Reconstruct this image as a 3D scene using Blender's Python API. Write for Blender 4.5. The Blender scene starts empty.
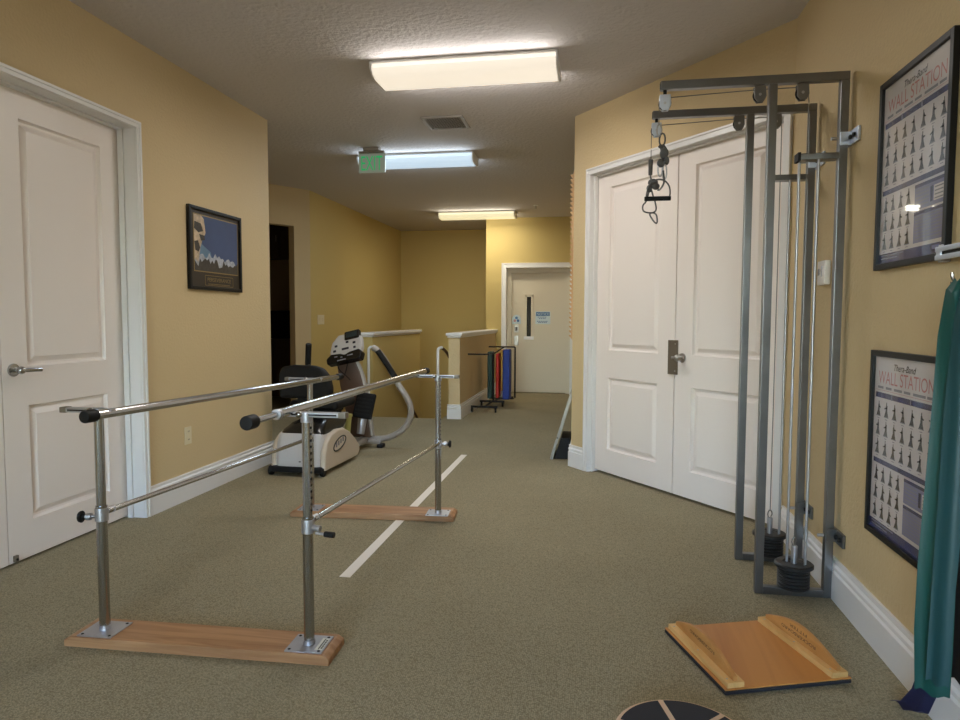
import bpy, bmesh, math, random
from mathutils import Vector, Matrix
random.seed(7)
C = bpy.context.scene.collection
PI = math.pi

LAMP_A, LAMP_B, LAMP_C, FILL_D, GLOW, SKY, EXPO = 34, 28, 28, 18, 0.75, 4.0, 0.05
GROUND_GLOW = (.42, .43, .43, 1)
# ------------------------------------------------------------------ materials
def sr(r, g, b):
    def f(c):
        c /= 255.0
        return c / 12.92 if c <= 0.04045 else ((c + 0.055) / 1.055) ** 2.4
    return (f(r), f(g), f(b), 1.0)

def mat(name, col, rough=0.5, metal=0.0, bump=0.0, bscale=40.0, var=0.0, vscale=6.0, spec=None, aniso=0.0,
        coat=0.0, emit=None, estr=0.0, trans=0.0, stretch=None, bdist=0.002, detail=4.0):
    m = bpy.data.materials.new(name); m.use_nodes = True
    nt = m.node_tree; b = nt.nodes['Principled BSDF']; L = nt.links
    b.inputs['Base Color'].default_value = col
    b.inputs['Roughness'].default_value = rough
    b.inputs['Metallic'].default_value = metal
    if spec is not None: b.inputs['Specular IOR Level'].default_value = spec
    if coat: b.inputs['Coat Weight'].default_value = coat; b.inputs['Coat Roughness'].default_value = 0.03
    if trans: b.inputs['Transmission Weight'].default_value = trans
    if emit: b.inputs['Emission Color'].default_value = emit; b.inputs['Emission Strength'].default_value = estr
    tc = nt.nodes.new('ShaderNodeTexCoord')
    mp = nt.nodes.new('ShaderNodeMapping')
    if stretch: mp.inputs['Scale'].default_value = stretch
    L.new(tc.outputs['Object'], mp.inputs['Vector'])
    if bump:
        n = nt.nodes.new('ShaderNodeTexNoise'); n.inputs['Scale'].default_value = bscale
        n.inputs['Detail'].default_value = detail
        L.new(mp.outputs[0], n.inputs['Vector'])
        bp = nt.nodes.new('ShaderNodeBump'); bp.inputs['Strength'].default_value = bump
        bp.inputs['Distance'].default_value = bdist
        L.new(n.outputs['Fac'], bp.inputs['Height']); L.new(bp.outputs[0], b.inputs['Normal'])
    if var:
        n = nt.nodes.new('ShaderNodeTexNoise'); n.inputs['Scale'].default_value = vscale
        n.inputs['Detail'].default_value = 5
        L.new(mp.outputs[0], n.inputs['Vector'])
        r = nt.nodes.new('ShaderNodeMapRange')
        r.inputs['From Min'].default_value = 0.3; r.inputs['From Max'].default_value = 0.7
        r.inputs['To Min'].default_value = 1 - var; r.inputs['To Max'].default_value = 1 + var
        L.new(n.outputs['Fac'], r.inputs['Value'])
        mx = nt.nodes.new('ShaderNodeVectorMath'); mx.operation = 'SCALE'
        mx.inputs[0].default_value = col[:3]
        L.new(r.outputs[0], mx.inputs['Scale']); L.new(mx.outputs[0], b.inputs['Base Color'])
    return m

def wood(name, c1, c2, axis=0, rough=0.45, scale=14.0):
    m = mat(name, c1, rough)
    nt = m.node_tree; b = nt.nodes['Principled BSDF']; L = nt.links
    tc = nt.nodes.new('ShaderNodeTexCoord'); mp = nt.nodes.new('ShaderNodeMapping')
    s = [scale, scale, scale]; s[axis] = scale * 0.07
    mp.inputs['Scale'].default_value = s
    L.new(tc.outputs['Object'], mp.inputs['Vector'])
    n = nt.nodes.new('ShaderNodeTexNoise'); n.inputs['Scale'].default_value = 3.0
    n.inputs['Detail'].default_value = 6; n.inputs['Distortion'].default_value = 0.8
    L.new(mp.outputs[0], n.inputs['Vector'])
    r = nt.nodes.new('ShaderNodeValToRGB')
    r.color_ramp.elements[0].position = 0.32; r.color_ramp.elements[0].color = c2
    r.color_ramp.elements[1].position = 0.62; r.color_ramp.elements[1].color = c1
    L.new(n.outputs['Fac'], r.inputs['Fac']); L.new(r.outputs[0], b.inputs['Base Color'])
    bp = nt.nodes.new('ShaderNodeBump'); bp.inputs['Strength'].default_value = 0.15
    bp.inputs['Distance'].default_value = 0.001
    L.new(n.outputs['Fac'], bp.inputs['Height']); L.new(bp.outputs[0], b.inputs['Normal'])
    return m

def carpet():
    m = mat('carpet_olive_loop', sr(128, 120, 94), 0.95, spec=0.1)
    nt = m.node_tree; b = nt.nodes['Principled BSDF']; L = nt.links
    tc = nt.nodes.new('ShaderNodeTexCoord')
    mp = nt.nodes.new('ShaderNodeMapping'); mp.inputs['Scale'].default_value = (1.0, 1.0, 1.0)
    mp.inputs['Rotation'].default_value = (0, 0, 0.0)
    L.new(tc.outputs['Object'], mp.inputs['Vector'])
    v = nt.nodes.new('ShaderNodeTexVoronoi'); v.inputs['Scale'].default_value = 150; v.inputs['Randomness'].default_value = 0.55
    L.new(mp.outputs[0], v.inputs['Vector'])
    n = nt.nodes.new('ShaderNodeTexNoise'); n.inputs['Scale'].default_value = 1.3; n.inputs['Detail'].default_value = 3
    L.new(mp.outputs[0], n.inputs['Vector'])
    n2 = nt.nodes.new('ShaderNodeTexNoise'); n2.inputs['Scale'].default_value = 45; n2.inputs['Detail'].default_value = 3
    L.new(mp.outputs[0], n2.inputs['Vector'])
    r = nt.nodes.new('ShaderNodeValToRGB')
    r.color_ramp.elements[0].position = 0.05; r.color_ramp.elements[0].color = sr(178, 168, 141)
    r.color_ramp.elements[1].position = 0.75; r.color_ramp.elements[1].color = sr(127, 119, 95)
    L.new(v.outputs['Distance'], r.inputs['Fac'])
    a = nt.nodes.new('ShaderNodeMath'); a.operation = 'MULTIPLY_ADD'
    a.inputs[1].default_value = 0.3; a.inputs[2].default_value = 0.85
    L.new(n.outputs['Fac'], a.inputs[0])
    a2 = nt.nodes.new('ShaderNodeMath'); a2.operation = 'MULTIPLY_ADD'
    a2.inputs[1].default_value = 0.3; a2.inputs[2].default_value = 0.85
    L.new(n2.outputs['Fac'], a2.inputs[0])
    mm = nt.nodes.new('ShaderNodeMath'); mm.operation = 'MULTIPLY'
    L.new(a.outputs[0], mm.inputs[0]); L.new(a2.outputs[0], mm.inputs[1])
    mx = nt.nodes.new('ShaderNodeVectorMath'); mx.operation = 'SCALE'
    L.new(r.outputs[0], mx.inputs[0]); L.new(mm.outputs[0], mx.inputs['Scale'])
    L.new(mx.outputs[0], b.inputs['Base Color'])
    bp = nt.nodes.new('ShaderNodeBump'); bp.inputs['Strength'].default_value = 0.6; bp.inputs['Distance'].default_value = 0.004
    bp.invert = True
    L.new(v.outputs['Distance'], bp.inputs['Height']); L.new(bp.outputs[0], b.inputs['Normal'])
    return m

def art_mat():   # mountain photograph print: sky gradient of the print itself, snowy ridge, dark rock on the left
    m = mat('mountain_print', sr(70, 90, 130), 0.35)
    return m

M = dict(
    wall=mat('wall_paint_tan_yellow', sr(209, 187, 145), 0.62, bump=0.7, bscale=60, spec=0.3, bdist=0.005),
    wall2=mat('hall_paint_gold', sr(200, 178, 116), 0.62, bump=0.3, bscale=75, spec=0.3, bdist=0.003),
    ceil=mat('ceiling_texture_white', sr(206, 201, 200), 0.9, bump=1.0, bscale=34, spec=0.1, bdist=0.010, detail=6),
    carpet=carpet(),
    white=mat('white_semi_gloss_paint', sr(238, 230, 224), 0.38, bump=0.03, bscale=120),
    white2=mat('white_casing_paint', sr(230, 229, 228), 0.32),
    cream=mat('elevator_door_enamel', sr(214, 204, 182), 0.4),
    chrome=mat('chromed_steel_tube', (0.42, 0.42, 0.415, 1), 0.17, 1.0),
    steel=mat('zinc_plated_steel', (0.46, 0.46, 0.49, 1), 0.42, 0.9, var=0.12, vscale=9),
    tube=mat('galvanised_square_tube', (0.19, 0.19, 0.192, 1), 0.30, 0.9, var=0.12, vscale=7),
    bluesteel=mat('bright_bracket_steel', (0.55, 0.60, 0.70, 1), 0.38, 0.8),
    nickel=mat('satin_nickel', (0.46, 0.44, 0.41, 1), 0.33, 1.0),
    bronze=mat('taupe_latch_plate', sr(122, 112, 98), 0.45, 0.4),
    black=mat('black_rubber', sr(15, 15, 16), 0.6, spec=0.3, bump=0.08, bscale=90),
    blackgloss=mat('black_gloss_plastic', sr(16, 16, 18), 0.25),
    blackpad=mat('black_vinyl_pad', sr(14, 14, 15), 0.6, spec=0.25, bump=0.1, bscale=60),
    plate=mat('black_cast_plate', sr(30, 30, 31), 0.4, bump=0.06, bscale=60),
    oak=wood('stained_oak_board', sr(178, 134, 92), sr(146, 102, 64), 0, 0.5, 10),
    birch=wood('birch_runner', sr(226, 184, 120), sr(204, 158, 94), 1, 0.45, 5),
    shadedwood=wood('runner_wood_shaded', sr(198, 142, 80), sr(176, 120, 62), 1, 0.5, 5),  # runner wood toned darker: shade of the upright faces put into its colour
    maple=wood('orange_maple_panel', sr(200, 136, 68), sr(184, 120, 56), 1, 0.42, 5),
    ladderwood=wood('finger_ladder_beech', sr(214, 178, 132), sr(196, 154, 104), 2, 0.5, 9),
    railwood=wood('brown_hand_rail', sr(104, 74, 44), sr(70, 48, 28), 1, 0.35, 9),
    plasticgrey=mat('pale_grey_shroud', sr(190, 186, 184), 0.45, bump=0.05, bscale=150),
    plasticbeige=mat('warm_grey_cover', sr(196, 182, 164), 0.42, bump=0.04, bscale=150),
    armgrey=mat('silver_grey_arm', sr(170, 164, 158), 0.38, 0.25),
    column=mat('brown_grey_column', sr(96, 76, 64), 0.5),
    lever=mat('yellow_green_lever', sr(186, 184, 110), 0.4),
    screen=mat('console_screen', sr(46, 56, 58), 0.15),
    ivory=mat('ivory_plastic', sr(222, 210, 178), 0.4),
    thermo=mat('white_plastic', sr(226, 222, 216), 0.4),
    darkslot=mat('dark_slot', sr(40, 36, 32), 0.6),
    teal=mat('teal_latex', sr(16, 72, 66), 0.45, trans=0.0, spec=0.4),
    tealdark=mat('dark_teal_latex', sr(24, 66, 70), 0.45, spec=0.4),
    navy=mat('navy_latex', sr(26, 29, 62), 0.45),
    matblue=mat('royal_blue_mat', sr(28, 58, 150), 0.6),
    matred=mat('red_mat', sr(200, 44, 34), 0.6),
    matgreen=mat('dark_green_mat', sr(30, 62, 54), 0.6),
    matyellow=mat('ochre_mat', sr(206, 156, 60), 0.6),
    matwhite=mat('white_mat', sr(206, 200, 190), 0.6),
    tape=mat('white_floor_tape', sr(236, 230, 220), 0.6, bump=0.1, bscale=60),
    grip=mat('black_grip_tape', sr(36, 36, 42), 0.85, bump=0.4, bscale=220),
    kraft=mat('pale_plywood', sr(214, 182, 152), 0.5),
    brownwall=mat('dim_room_paint', sr(176, 152, 118), 0.8),
    browncab=mat('brown_cabinet', sr(92, 72, 52), 0.6),
    frameblk=mat('black_picture_frame', sr(10, 9, 10), 0.4, spec=0.3),
    paper=mat('poster_paper', sr(206, 200, 202), 0.22, coat=0.6),
    navyink=mat('navy_ink', sr(52, 56, 104), 0.25, coat=0.6),
    redink=mat('faded_red_ink', sr(188, 132, 132), 0.25, coat=0.6),
    greyink=mat('charcoal_ink', sr(58, 58, 66), 0.25, coat=0.6),
    midink=mat('grey_ink', sr(140, 138, 146), 0.25, coat=0.6),
    blueblock=mat('slate_ink', sr(132, 132, 160), 0.25, coat=0.6),
    matboard=mat('olive_brown_matboard', sr(52, 42, 30), 0.5),
    gold=mat('gold_line', sr(150, 128, 84), 0.4, 0.3),
    printsky=mat('print_deep_blue', sr(66, 86, 128), 0.3, coat=0.3, var=0.15, vscale=3),
    printsky2=mat('print_pale_blue', sr(98, 132, 160), 0.3, coat=0.3, var=0.1, vscale=5),
    printsnow=mat('print_snow', sr(170, 176, 186), 0.3, coat=0.3, var=0.3, vscale=40),
    printrock=mat('print_rock', sr(196, 176, 150), 0.3, coat=0.3, var=0.3, vscale=30),
    printdark=mat('print_shadow', sr(60, 58, 58), 0.3, coat=0.3, var=0.3, vscale=40),
    signgrey=mat('exit_sign_panel', sr(118, 124, 112), 0.25, emit=sr(120, 128, 116), estr=0.55),
    signgreen=mat('exit_green', sr(16, 130, 70), 0.4, emit=sr(24, 150, 84), estr=0.9),
    bluesign=mat('notice_blue', sr(48, 96, 150), 0.4),
    skyblue=mat('notice_pale', sr(200, 216, 222), 0.4),
    alu=mat('grey_aluminium_edge', sr(150, 146, 138), 0.4, 0.5),
    ventw=mat('vent_white', sr(150, 144, 136), 0.5),
    winfr=mat('window_frame_white', sr(232, 232, 230), 0.35),
    step=mat('stair_carpet', sr(120, 110, 84), 0.95),
    burn=mat('burnt_lettering', sr(44, 20, 8), 0.6),
    holes=mat('tube_hole_dark', sr(10, 10, 10), 0.8),
    glasswin=mat('dark_door_glass', sr(14, 14, 15), 0.1),
    cableg=mat('wire_cable', sr(120, 118, 116), 0.4, 0.7),
    strap=mat('grey_black_webbing', sr(92, 92, 95), 0.7, bump=0.3, bscale=200),
    label=mat('silver_label', sr(216, 216, 206), 0.35),
)
def lampmat(name, col, s):
    m = mat(name, (0.8, 0.8, 0.8, 1), 0.4, emit=col, estr=s)
    return m

# ------------------------------------------------------------------ mesh builder
class B:
    def __init__(self):
        self.bm = bmesh.new(); self.mats = []; self.T = None
    def mi(self, m):
        m = M[m] if isinstance(m, str) else m
        if m not in self.mats: self.mats.append(m)
        return self.mats.index(m)
    def _merge(self, t, m):
        i = self.mi(m)
        for f in t.faces: f.material_index = i
        if self.T is not None: bmesh.ops.transform(t, matrix=self.T, verts=t.verts)
        me = bpy.data.meshes.new('tmp'); t.to_mesh(me); t.free()
        self.bm.from_mesh(me); bpy.data.meshes.remove(me)
        return self
    def box(self, lo, hi, m, bevel=0.0, seg=2):
        t = bmesh.new()
        lo, hi = Vector(lo), Vector(hi)
        c = (lo + hi) / 2; s = hi - lo
        bmesh.ops.create_cube(t, size=1.0, matrix=Matrix.Translation(c) @ Matrix.Diagonal((abs(s.x), abs(s.y), abs(s.z), 1)))
        if bevel: bmesh.ops.bevel(t, geom=t.edges[:], offset=bevel, segments=seg, profile=0.5, affect='EDGES', clamp_overlap=True)
        return self._merge(t, m)
    def obox(self, c, x, y, z, m, bevel=0.0, seg=2):   # oriented box: centre and three half-extent vectors
        t = bmesh.new()
        x, y, z = Vector(x), Vector(y), Vector(z)
        bmesh.ops.create_cube(t, size=2.0)
        if bevel:
            sx, sy, sz = x.length, y.length, z.length
            bmesh.ops.scale(t, vec=(sx, sy, sz), verts=t.verts)
            bmesh.ops.bevel(t, geom=t.edges[:], offset=bevel, segments=seg, profile=0.5, affect='EDGES', clamp_overlap=True)
            x, y, z = x.normalized(), y.normalized(), z.normalized()
        mm = Matrix((x, y, z)).transposed().to_4x4(); mm.translation = Vector(c)
        bmesh.ops.transform(t, matrix=mm, verts=t.verts)
        if mm.determinant() < 0: bmesh.ops.reverse_faces(t, faces=t.faces)
        return self._merge(t, m)
    def cyl(self, p0, p1, r, m, r2=None, seg=20, bevel=0.0):
        p0, p1 = Vector(p0), Vector(p1); d = p1 - p0
        t = bmesh.new()
        bmesh.ops.create_cone(t, cap_ends=True, segments=seg, radius1=r, radius2=r if r2 is None else r2, depth=d.length)
        if bevel:
            es = [e for e in t.edges if abs(e.verts[0].co.z - e.verts[1].co.z) < 1e-6]
            bmesh.ops.bevel(t, geom=es, offset=bevel, segments=2, profile=0.5, affect='EDGES', clamp_overlap=True)
        q = Vector((0, 0, 1)).rotation_difference(d.normalized())
        bmesh.ops.transform(t, matrix=Matrix.Translation((p0 + p1) / 2) @ q.to_matrix().to_4x4(), verts=t.verts)
        return self._merge(t, m)
    def ell(self, c, r, m, u=20, v=12, rot=None):
        t = bmesh.new()
        bmesh.ops.create_uvsphere(t, u_segments=u, v_segments=v, radius=1.0)
        mm = Matrix.Translation(Vector(c)) @ (rot.to_4x4() if rot else Matrix.Identity(4)) @ Matrix.Diagonal((r[0], r[1], r[2], 1))
        bmesh.ops.transform(t, matrix=mm, verts=t.verts)
        return self._merge(t, m)
    def tube(self, pts, r, m, seg=14, smooth=0, flat=None, closed=False):
        pts = [Vector(p) for p in pts]
        if smooth:
            for _ in range(smooth):
                q = [] if closed else [pts[0]]
                n = len(pts)
                for i in range(n if closed else n - 1):
                    a, b = pts[i], pts[(i + 1) % n]
                    q += [a * 0.75 + b * 0.25, a * 0.25 + b * 0.75]
                if not closed: q.append(pts[-1])
                pts = q
        t = bmesh.new(); rings = []; n = len(pts)
        up = None
        for i, p in enumerate(pts):
            if closed: d = pts[(i + 1) % n] - pts[i - 1]
            else: d = pts[min(i + 1, n - 1)] - pts[max(i - 1, 0)]
            d.normalize()
            if up is None:
                up = Vector((0, 0, 1)) if abs(d.z) < 0.9 else Vector((1, 0, 0))
            s = d.cross(up)
            if s.length < 1e-6: s = d.orthogonal()
            s.normalize(); up = s.cross(d).normalized()
            ra, rb = (r, r) if flat is None else flat
            rings.append([t.verts.new(p + s * (ra * math.cos(2 * PI * k / seg)) + up * (rb * math.sin(2 * PI * k / seg))) for k in range(seg)])
        for i in range(n if closed else n - 1):
            a, b = rings[i], rings[(i + 1) % n]
            for k in range(seg):
                t.faces.new((a[k], a[(k + 1) % seg], b[(k + 1) % seg], b[k]))
        if not closed:
            t.faces.new(rings[0][::-1]); t.faces.new(rings[-1])
        bmesh.ops.recalc_face_normals(t, faces=t.faces)
        return self._merge(t, m)
    def prism(self, poly, a0, a1, m, axis='x', bevel=0.0, seg=2):
        # poly: 2-D outline in the plane across `axis`: x->(y,z), y->(x,z), z->(x,y)
        t = bmesh.new()
        def P(p, a): return {'x': (a, p[0], p[1]), 'y': (p[0], a, p[1]), 'z': (p[0], p[1], a)}[axis]
        v0 = [t.verts.new(P(p, a0)) for p in poly]; v1 = [t.verts.new(P(p, a1)) for p in poly]
        n = len(poly)
        t.faces.new(v0[::-1]); t.faces.new(v1)
        for i in range(n): t.faces.new((v0[i], v0[(i + 1) % n], v1[(i + 1) % n], v1[i]))
        bmesh.ops.recalc_face_normals(t, faces=t.faces)
        if bevel: bmesh.ops.bevel(t, geom=t.edges[:], offset=bevel, segments=seg, profile=0.5, affect='EDGES', clamp_overlap=True)
        return self._merge(t, m)
    def lathe(self, prof, c, m, seg=28, rot=None):
        t = bmesh.new(); rings = []
        for r, z in prof:
            rings.append([t.verts.new((r * math.cos(2 * PI * k / seg), r * math.sin(2 * PI * k / seg), z)) for k in range(seg)])
        for a, b in zip(rings, rings[1:]):
            for k in range(seg): t.faces.new((a[k], a[(k + 1) % seg], b[(k + 1) % seg], b[k]))
        t.faces.new(rings[0][::-1]); t.faces.new(rings[-1])
        bmesh.ops.recalc_face_normals(t, faces=t.faces)
        mm = Matrix.Translation(Vector(c)) @ (rot.to_4x4() if rot else Matrix.Identity(4))
        bmesh.ops.transform(t, matrix=mm, verts=t.verts)
        return self._merge(t, m)
    def poly(self, pts, m):
        t = bmesh.new(); t.faces.new([t.verts.new(Vector(p)) for p in pts])
        return self._merge(t, m)
    def grid(self, rows, m, thick=0.0):
        t = bmesh.new()
        V = [[t.verts.new(Vector(p)) for p in r] for r in rows]
        for i in range(len(V) - 1):
            for j in range(len(V[0]) - 1):
                t.faces.new((V[i][j], V[i][j + 1], V[i + 1][j + 1], V[i + 1][j]))
        bmesh.ops.recalc_face_normals(t, faces=t.faces)
        if thick: bmesh.ops.solidify(t, geom=t.faces[:], thickness=thick)
        return self._merge(t, m)
    def text(self, s, o, x, y, size, m, ext=0.0008, shear=0.0, width=None, align='LEFT'):
        cu = bpy.data.curves.new('tmp', 'FONT'); cu.body = s; cu.size = 1.0; cu.extrude = 0.0; cu.shear = shear
        ob = bpy.data.objects.new('tmp', cu); C.objects.link(ob)
        bpy.context.view_layer.update()
        me = bpy.data.meshes.new_from_object(ob.evaluated_get(bpy.context.evaluated_depsgraph_get()))
        bpy.data.objects.remove(ob); bpy.data.curves.remove(cu)
        t = bmesh.new(); t.from_mesh(me); bpy.data.meshes.remove(me)
        xs = [v.co.x for v in t.verts]; x0, x1 = min(xs), max(xs)
        sx = size if width is None else width / (x1 - x0)
        off = x0 if align == 'LEFT' else (x0 + x1) / 2
        x, y = Vector(x).normalized(), Vector(y).normalized(); z = x.cross(y)
        for v in t.verts:
            v.co = Vector(o) + x * ((v.co.x - off) * sx) + y * (v.co.y * size) + z * ext
        return self._merge(t, m)
    def obj(self, name, parent=None, angle=35, kind=None):
        if parent is not None:
            o0 = Vector(parent['_o']) if '_o' in parent else Vector((0, 0, 0))
            bmesh.ops.translate(self.bm, vec=-o0, verts=self.bm.verts)
        me = bpy.data.meshes.new(name); self.bm.to_mesh(me); self.bm.free()
        for m in self.mats: me.materials.append(m)
        me.shade_smooth()
        try: me.set_sharp_from_angle(angle=math.radians(angle))
        except Exception: pass
        o = bpy.data.objects.new(name, me); C.objects.link(o)
        wn = o.modifiers.new('WeightedNormal', 'WEIGHTED_NORMAL'); wn.keep_sharp = True; wn.weight = 80
        if parent is not None:
            o.parent = parent
            ORIG[o.name] = ORIG.get(parent.name, (0, 0, 0))
            if '_o' in parent: o['_o'] = parent['_o']
        if kind: o['kind'] = kind
        return o
ORIG = {}
def thing(name, label, cat, loc, group=None):
    o = bpy.data.objects.new(name, None); C.objects.link(o)
    o.empty_display_size = 0.1
    o.location = loc; o['label'] = label; o['category'] = cat; o['_o'] = list(loc)
    if group: o['group'] = group
    return o
def tag(o, label, cat, group=None):
    o['label'] = label; o['category'] = cat
    if group: o['group'] = group
    return o
def struct(o):
    o['kind'] = 'structure'; return o
# ------------------------------------------------------------------ frames of reference
def frame(o, xd, yd):
    xd, yd = Vector((xd[0], xd[1], 0)).normalized(), Vector((yd[0], yd[1], 0)).normalized()
    m = Matrix((xd, yd, Vector((0, 0, 1)))).transposed().to_4x4(); m.translation = Vector((o[0], o[1], 0)); return m
ZC = 2.92
XL, XR = -2.77, 1.073
D = (0.6150, -0.7885); N = (0.7885, 0.6150)
PJ = (-0.057, 5.526)                                   # left jamb of the double doors, on the wall face
TD = frame(PJ, D, N)                                   # double-door wall: x along it, y into it
TL = frame((XL, 0), (0, 1), (-1, 0))                   # left wall: x = Y, y into it
TE = frame((0, 11.16), (1, 0), (0, 1))                 # far wall with the narrow-window door
AD = (0.5553, 0.8316); AN = (-0.8316, 0.5553)
PA = (-3.73, 8.39)
TA = frame(PA, AD, AN)                                 # angled wall with the dark opening

def walls(name, m, boxes, T=None):
    b = B(); b.T = T
    for lo, hi in boxes: b.box(lo, hi, m)
    return struct(b.obj(name))

# floor with the stair opening left out
b = B()
for lo, hi in (((-6.6, -3.7, -.12), (1.3, 8.14, 0)), ((-1.9, 8.14, -.12), (1.3, 12.9, 0)), ((-7.2, 8.14, -.12), (-3.73, 12.9, 0))):
    b.box(lo, hi, 'carpet')
struct(b.obj('floor'))
b = B(); b.box((-7.2, -3.7, ZC), (1.4, 12.9, ZC + .12), 'ceil'); struct(b.obj('ceiling'))
# stairs going down between the half walls
b = B()
for i in range(9):
    b.box((-2.795, 8.14 + .28 * i, -2.1), (-1.81, 8.14 + .28 * (i + 1), -.178 * (i + 1)), 'step')
b.box((-3.73, 10.66, -2.1), (-1.81, 12.55, -1.72), 'step')
b.box((-3.73, 8.14, -2.1), (-2.795, 10.66, -1.9), 'step')
struct(b.obj('floor_stairs'))

W = .2
walls('wall_left', 'wall', [((-3.6, 0, 0), (1.93, W, ZC)), ((3.715, 0, 0), (5.40, W, ZC)), ((1.93, 0, 2.40), (3.715, W, ZC))], TL)
walls('wall_left_return', 'wall', [((-5.2, 5.2, 0), (XL - W, 5.40, ZC)), ((-5.2, 5.40, 0), (-5.0, 6.6, ZC))])
walls('wall_angled_left', 'wall', [((-2.3, 0, 0), (-1.12, .13, ZC)), ((-.235, 0, 0), (0, .13, ZC)), ((-1.12, 0, 2.435), (-.235, .13, ZC))], TA)
walls('wall_stair_left', 'wall2', [((-3.86, 8.39, -2.1), (-3.73, 12.68, ZC))])
walls('wall_stair_far', 'wall2', [((-3.73, 12.55, -2.1), (-1.84, 12.68, ZC))])
walls('wall_far', 'wall2', [((-1.84, 11.16, -2.1), (-1.50, 11.36, ZC)), ((-.43, 11.16, -.1), (.05, 11.36, ZC)), ((-1.50, 11.16, 2.10), (-.43, 11.36, ZC)),
                            ((-1.84, 11.36, -2.1), (-1.70, 12.68, ZC))])
walls('wall_under_stairs', 'wall2', [((-1.81, 8.14, -2.1), (-1.70, 11.16, -.12)), ((-3.73, 7.99, -2.1), (-1.81, 8.12, -.12))])
walls('wall_hall_right', 'wall', [((-.20, 5.74, 0), (-.05, 11.16, ZC))])
walls('wall_angled_right', 'wall', [((-.235, 0, 0), (0, .18, ZC)), ((1.785, 0, 0), (1.842, .18, ZC)), ((0, 0, 2.405), (1.785, .18, ZC))], TD)
walls('wall_right', 'wall', [((XR, -3.6, 0), (XR + .15, 4.08, ZC))])
walls('wall_half_left', 'wall2', [((-2.927, 8.14, -2.1), (-2.795, 10.46, 1.035))])
walls('wall_half_right', 'wall', [((-1.81, 8.14, 0), (-1.668, 11.16, 1.035))])
# half-wall caps
for nm, x0, x1, y1 in (('trim_1', -2.927, -2.795, 10.46), ('trim_2', -1.81, -1.668, 11.16)):
    b = B(); b.box((x0 - .03, 8.105, 1.036), (x1 + .03, y1 + .02, 1.072), 'white2', .008); b.box((x0 - .014, 8.122, 1.012), (x1 + .014, y1, 1.036), 'white2', .006)
    struct(b.obj(nm))

# room behind the dark opening: shell + kitchenette
b = B()
b.box((-6.6, 10.6, 0), (-3.861, 10.7, ZC), 'brownwall'); b.box((-6.6, 6.4, 0), (-6.5, 10.6, ZC), 'brownwall'); b.box((-6.5, 6.3, 0), (-5.201, 6.4, ZC), 'brownwall')
struct(b.obj('wall_dim_room'))
TK = Matrix.Identity(4)                                # kitchenette against the far side of that room
def kitchen(name, label, cat, lo, hi, m, doors):
    b = B(); b.T = TK; b.box(lo, hi, m, .004)
    c = TK @ Vector(((lo[0] + hi[0]) / 2, (lo[1] + hi[1]) / 2, lo[2]))
    t = thing(name, label, cat, c)
    b.obj('body', t)
    n = doors
    for k in range(n):
        w = (hi[0] - lo[0]) / n
        d = B(); d.T = TK; d.box((lo[0] + w * k + .008, lo[1] - .018, lo[2] + .02), (lo[0] + w * (k + 1) - .008, lo[1], hi[2] - .02), m, .003)
        do = d.obj('door', t)
        h = B(); h.T = TK; h.cyl((lo[0] + w * (k + 1) - .05, lo[1] - .035, (lo[2] + hi[2]) / 2 - .05), (lo[0] + w * (k + 1) - .05, lo[1] - .035, (lo[2] + hi[2]) / 2 + .05), .006, 'nickel', seg=8)
        h.obj('handle', do)
    return t
kitchen('wall_cabinet', 'dark brown cabinet hung high inside the unlit doorway', 'cabinet', (-6.2, 10.25, 2.22), (-3.95, 10.59, 2.85), 'browncab', 4)
kitchen('base_cabinet', 'brown floor cabinet standing in the unlit room behind the doorway', 'cabinet', (-6.2, 10.0, 0), (-3.95, 10.59, .92), 'browncab', 4)
c = TK @ Vector((-5.0, 10.3, .92))
t = thing('microwave', 'black box-shaped appliance on the cabinet inside the dark doorway', 'appliance', c)
b = B(); b.T = TK; b.box((-5.4, 10.1, .922), (-4.6, 10.5, 1.37), 'blackgloss', .01); b.obj('body', t)
b = B(); b.T = TK; b.box((-5.37, 10.082, .95), (-4.80, 10.1, 1.34), 'glasswin', .004); b.obj('door', t)

# rear part of the room (behind the viewpoint) with its arched window
def arch_pts(x0, x1, z0, zs, n=16):
    r = (x1 - x0) / 2; cx = (x0 + x1) / 2
    return [(x0, z0), (x1, z0)] + [(cx + r * math.cos(PI * k / n), zs + r * .55 * math.sin(PI * k / n)) for k in range(n + 1)]
wx0, wx1, wz0, wzs = -2.0, .35, .55, 2.05
b = B()
b.box((XL - .2, -3.65, 0), (wx0, -3.5, ZC), 'wall'); b.box((wx1, -3.65, 0), (XR + .15, -3.5, ZC), 'wall'); b.box((wx0, -3.65, 0), (wx1, -3.5, wz0), 'wall')
ar = arch_pts(wx0, wx1, wz0, wzs)[2:]
for p, q in zip(ar, ar[1:]):
    b.prism([(p[0], p[1]), (q[0], q[1]), (q[0], ZC), (p[0], ZC)], -3.65, -3.5, 'wall', 'y')
struct(b.obj('wall_rear'))
b = B()
pts = [Vector((x, -3.56, z)) for x, z in arch_pts(wx0 + .02, wx1 - .02, wz0 + .02, wzs - .01)]
b.tube(pts, .03, 'winfr', 6, closed=True)
for fx in (.333, .667): b.box((wx0 + (wx1 - wx0) * fx - .02, -3.58, wz0 + .03), (wx0 + (wx1 - wx0) * fx + .02, -3.54, wzs + .55), 'winfr')
b.box((wx0 + .03, -3.58, wzs - .02), (wx1 - .03, -3.54, wzs + .03), 'winfr')
b.box((wx0 - .05, -3.52, wz0 - .05), (wx1 + .05, -3.42, wz0), 'winfr', .006)
struct(b.obj('window_1'))

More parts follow.
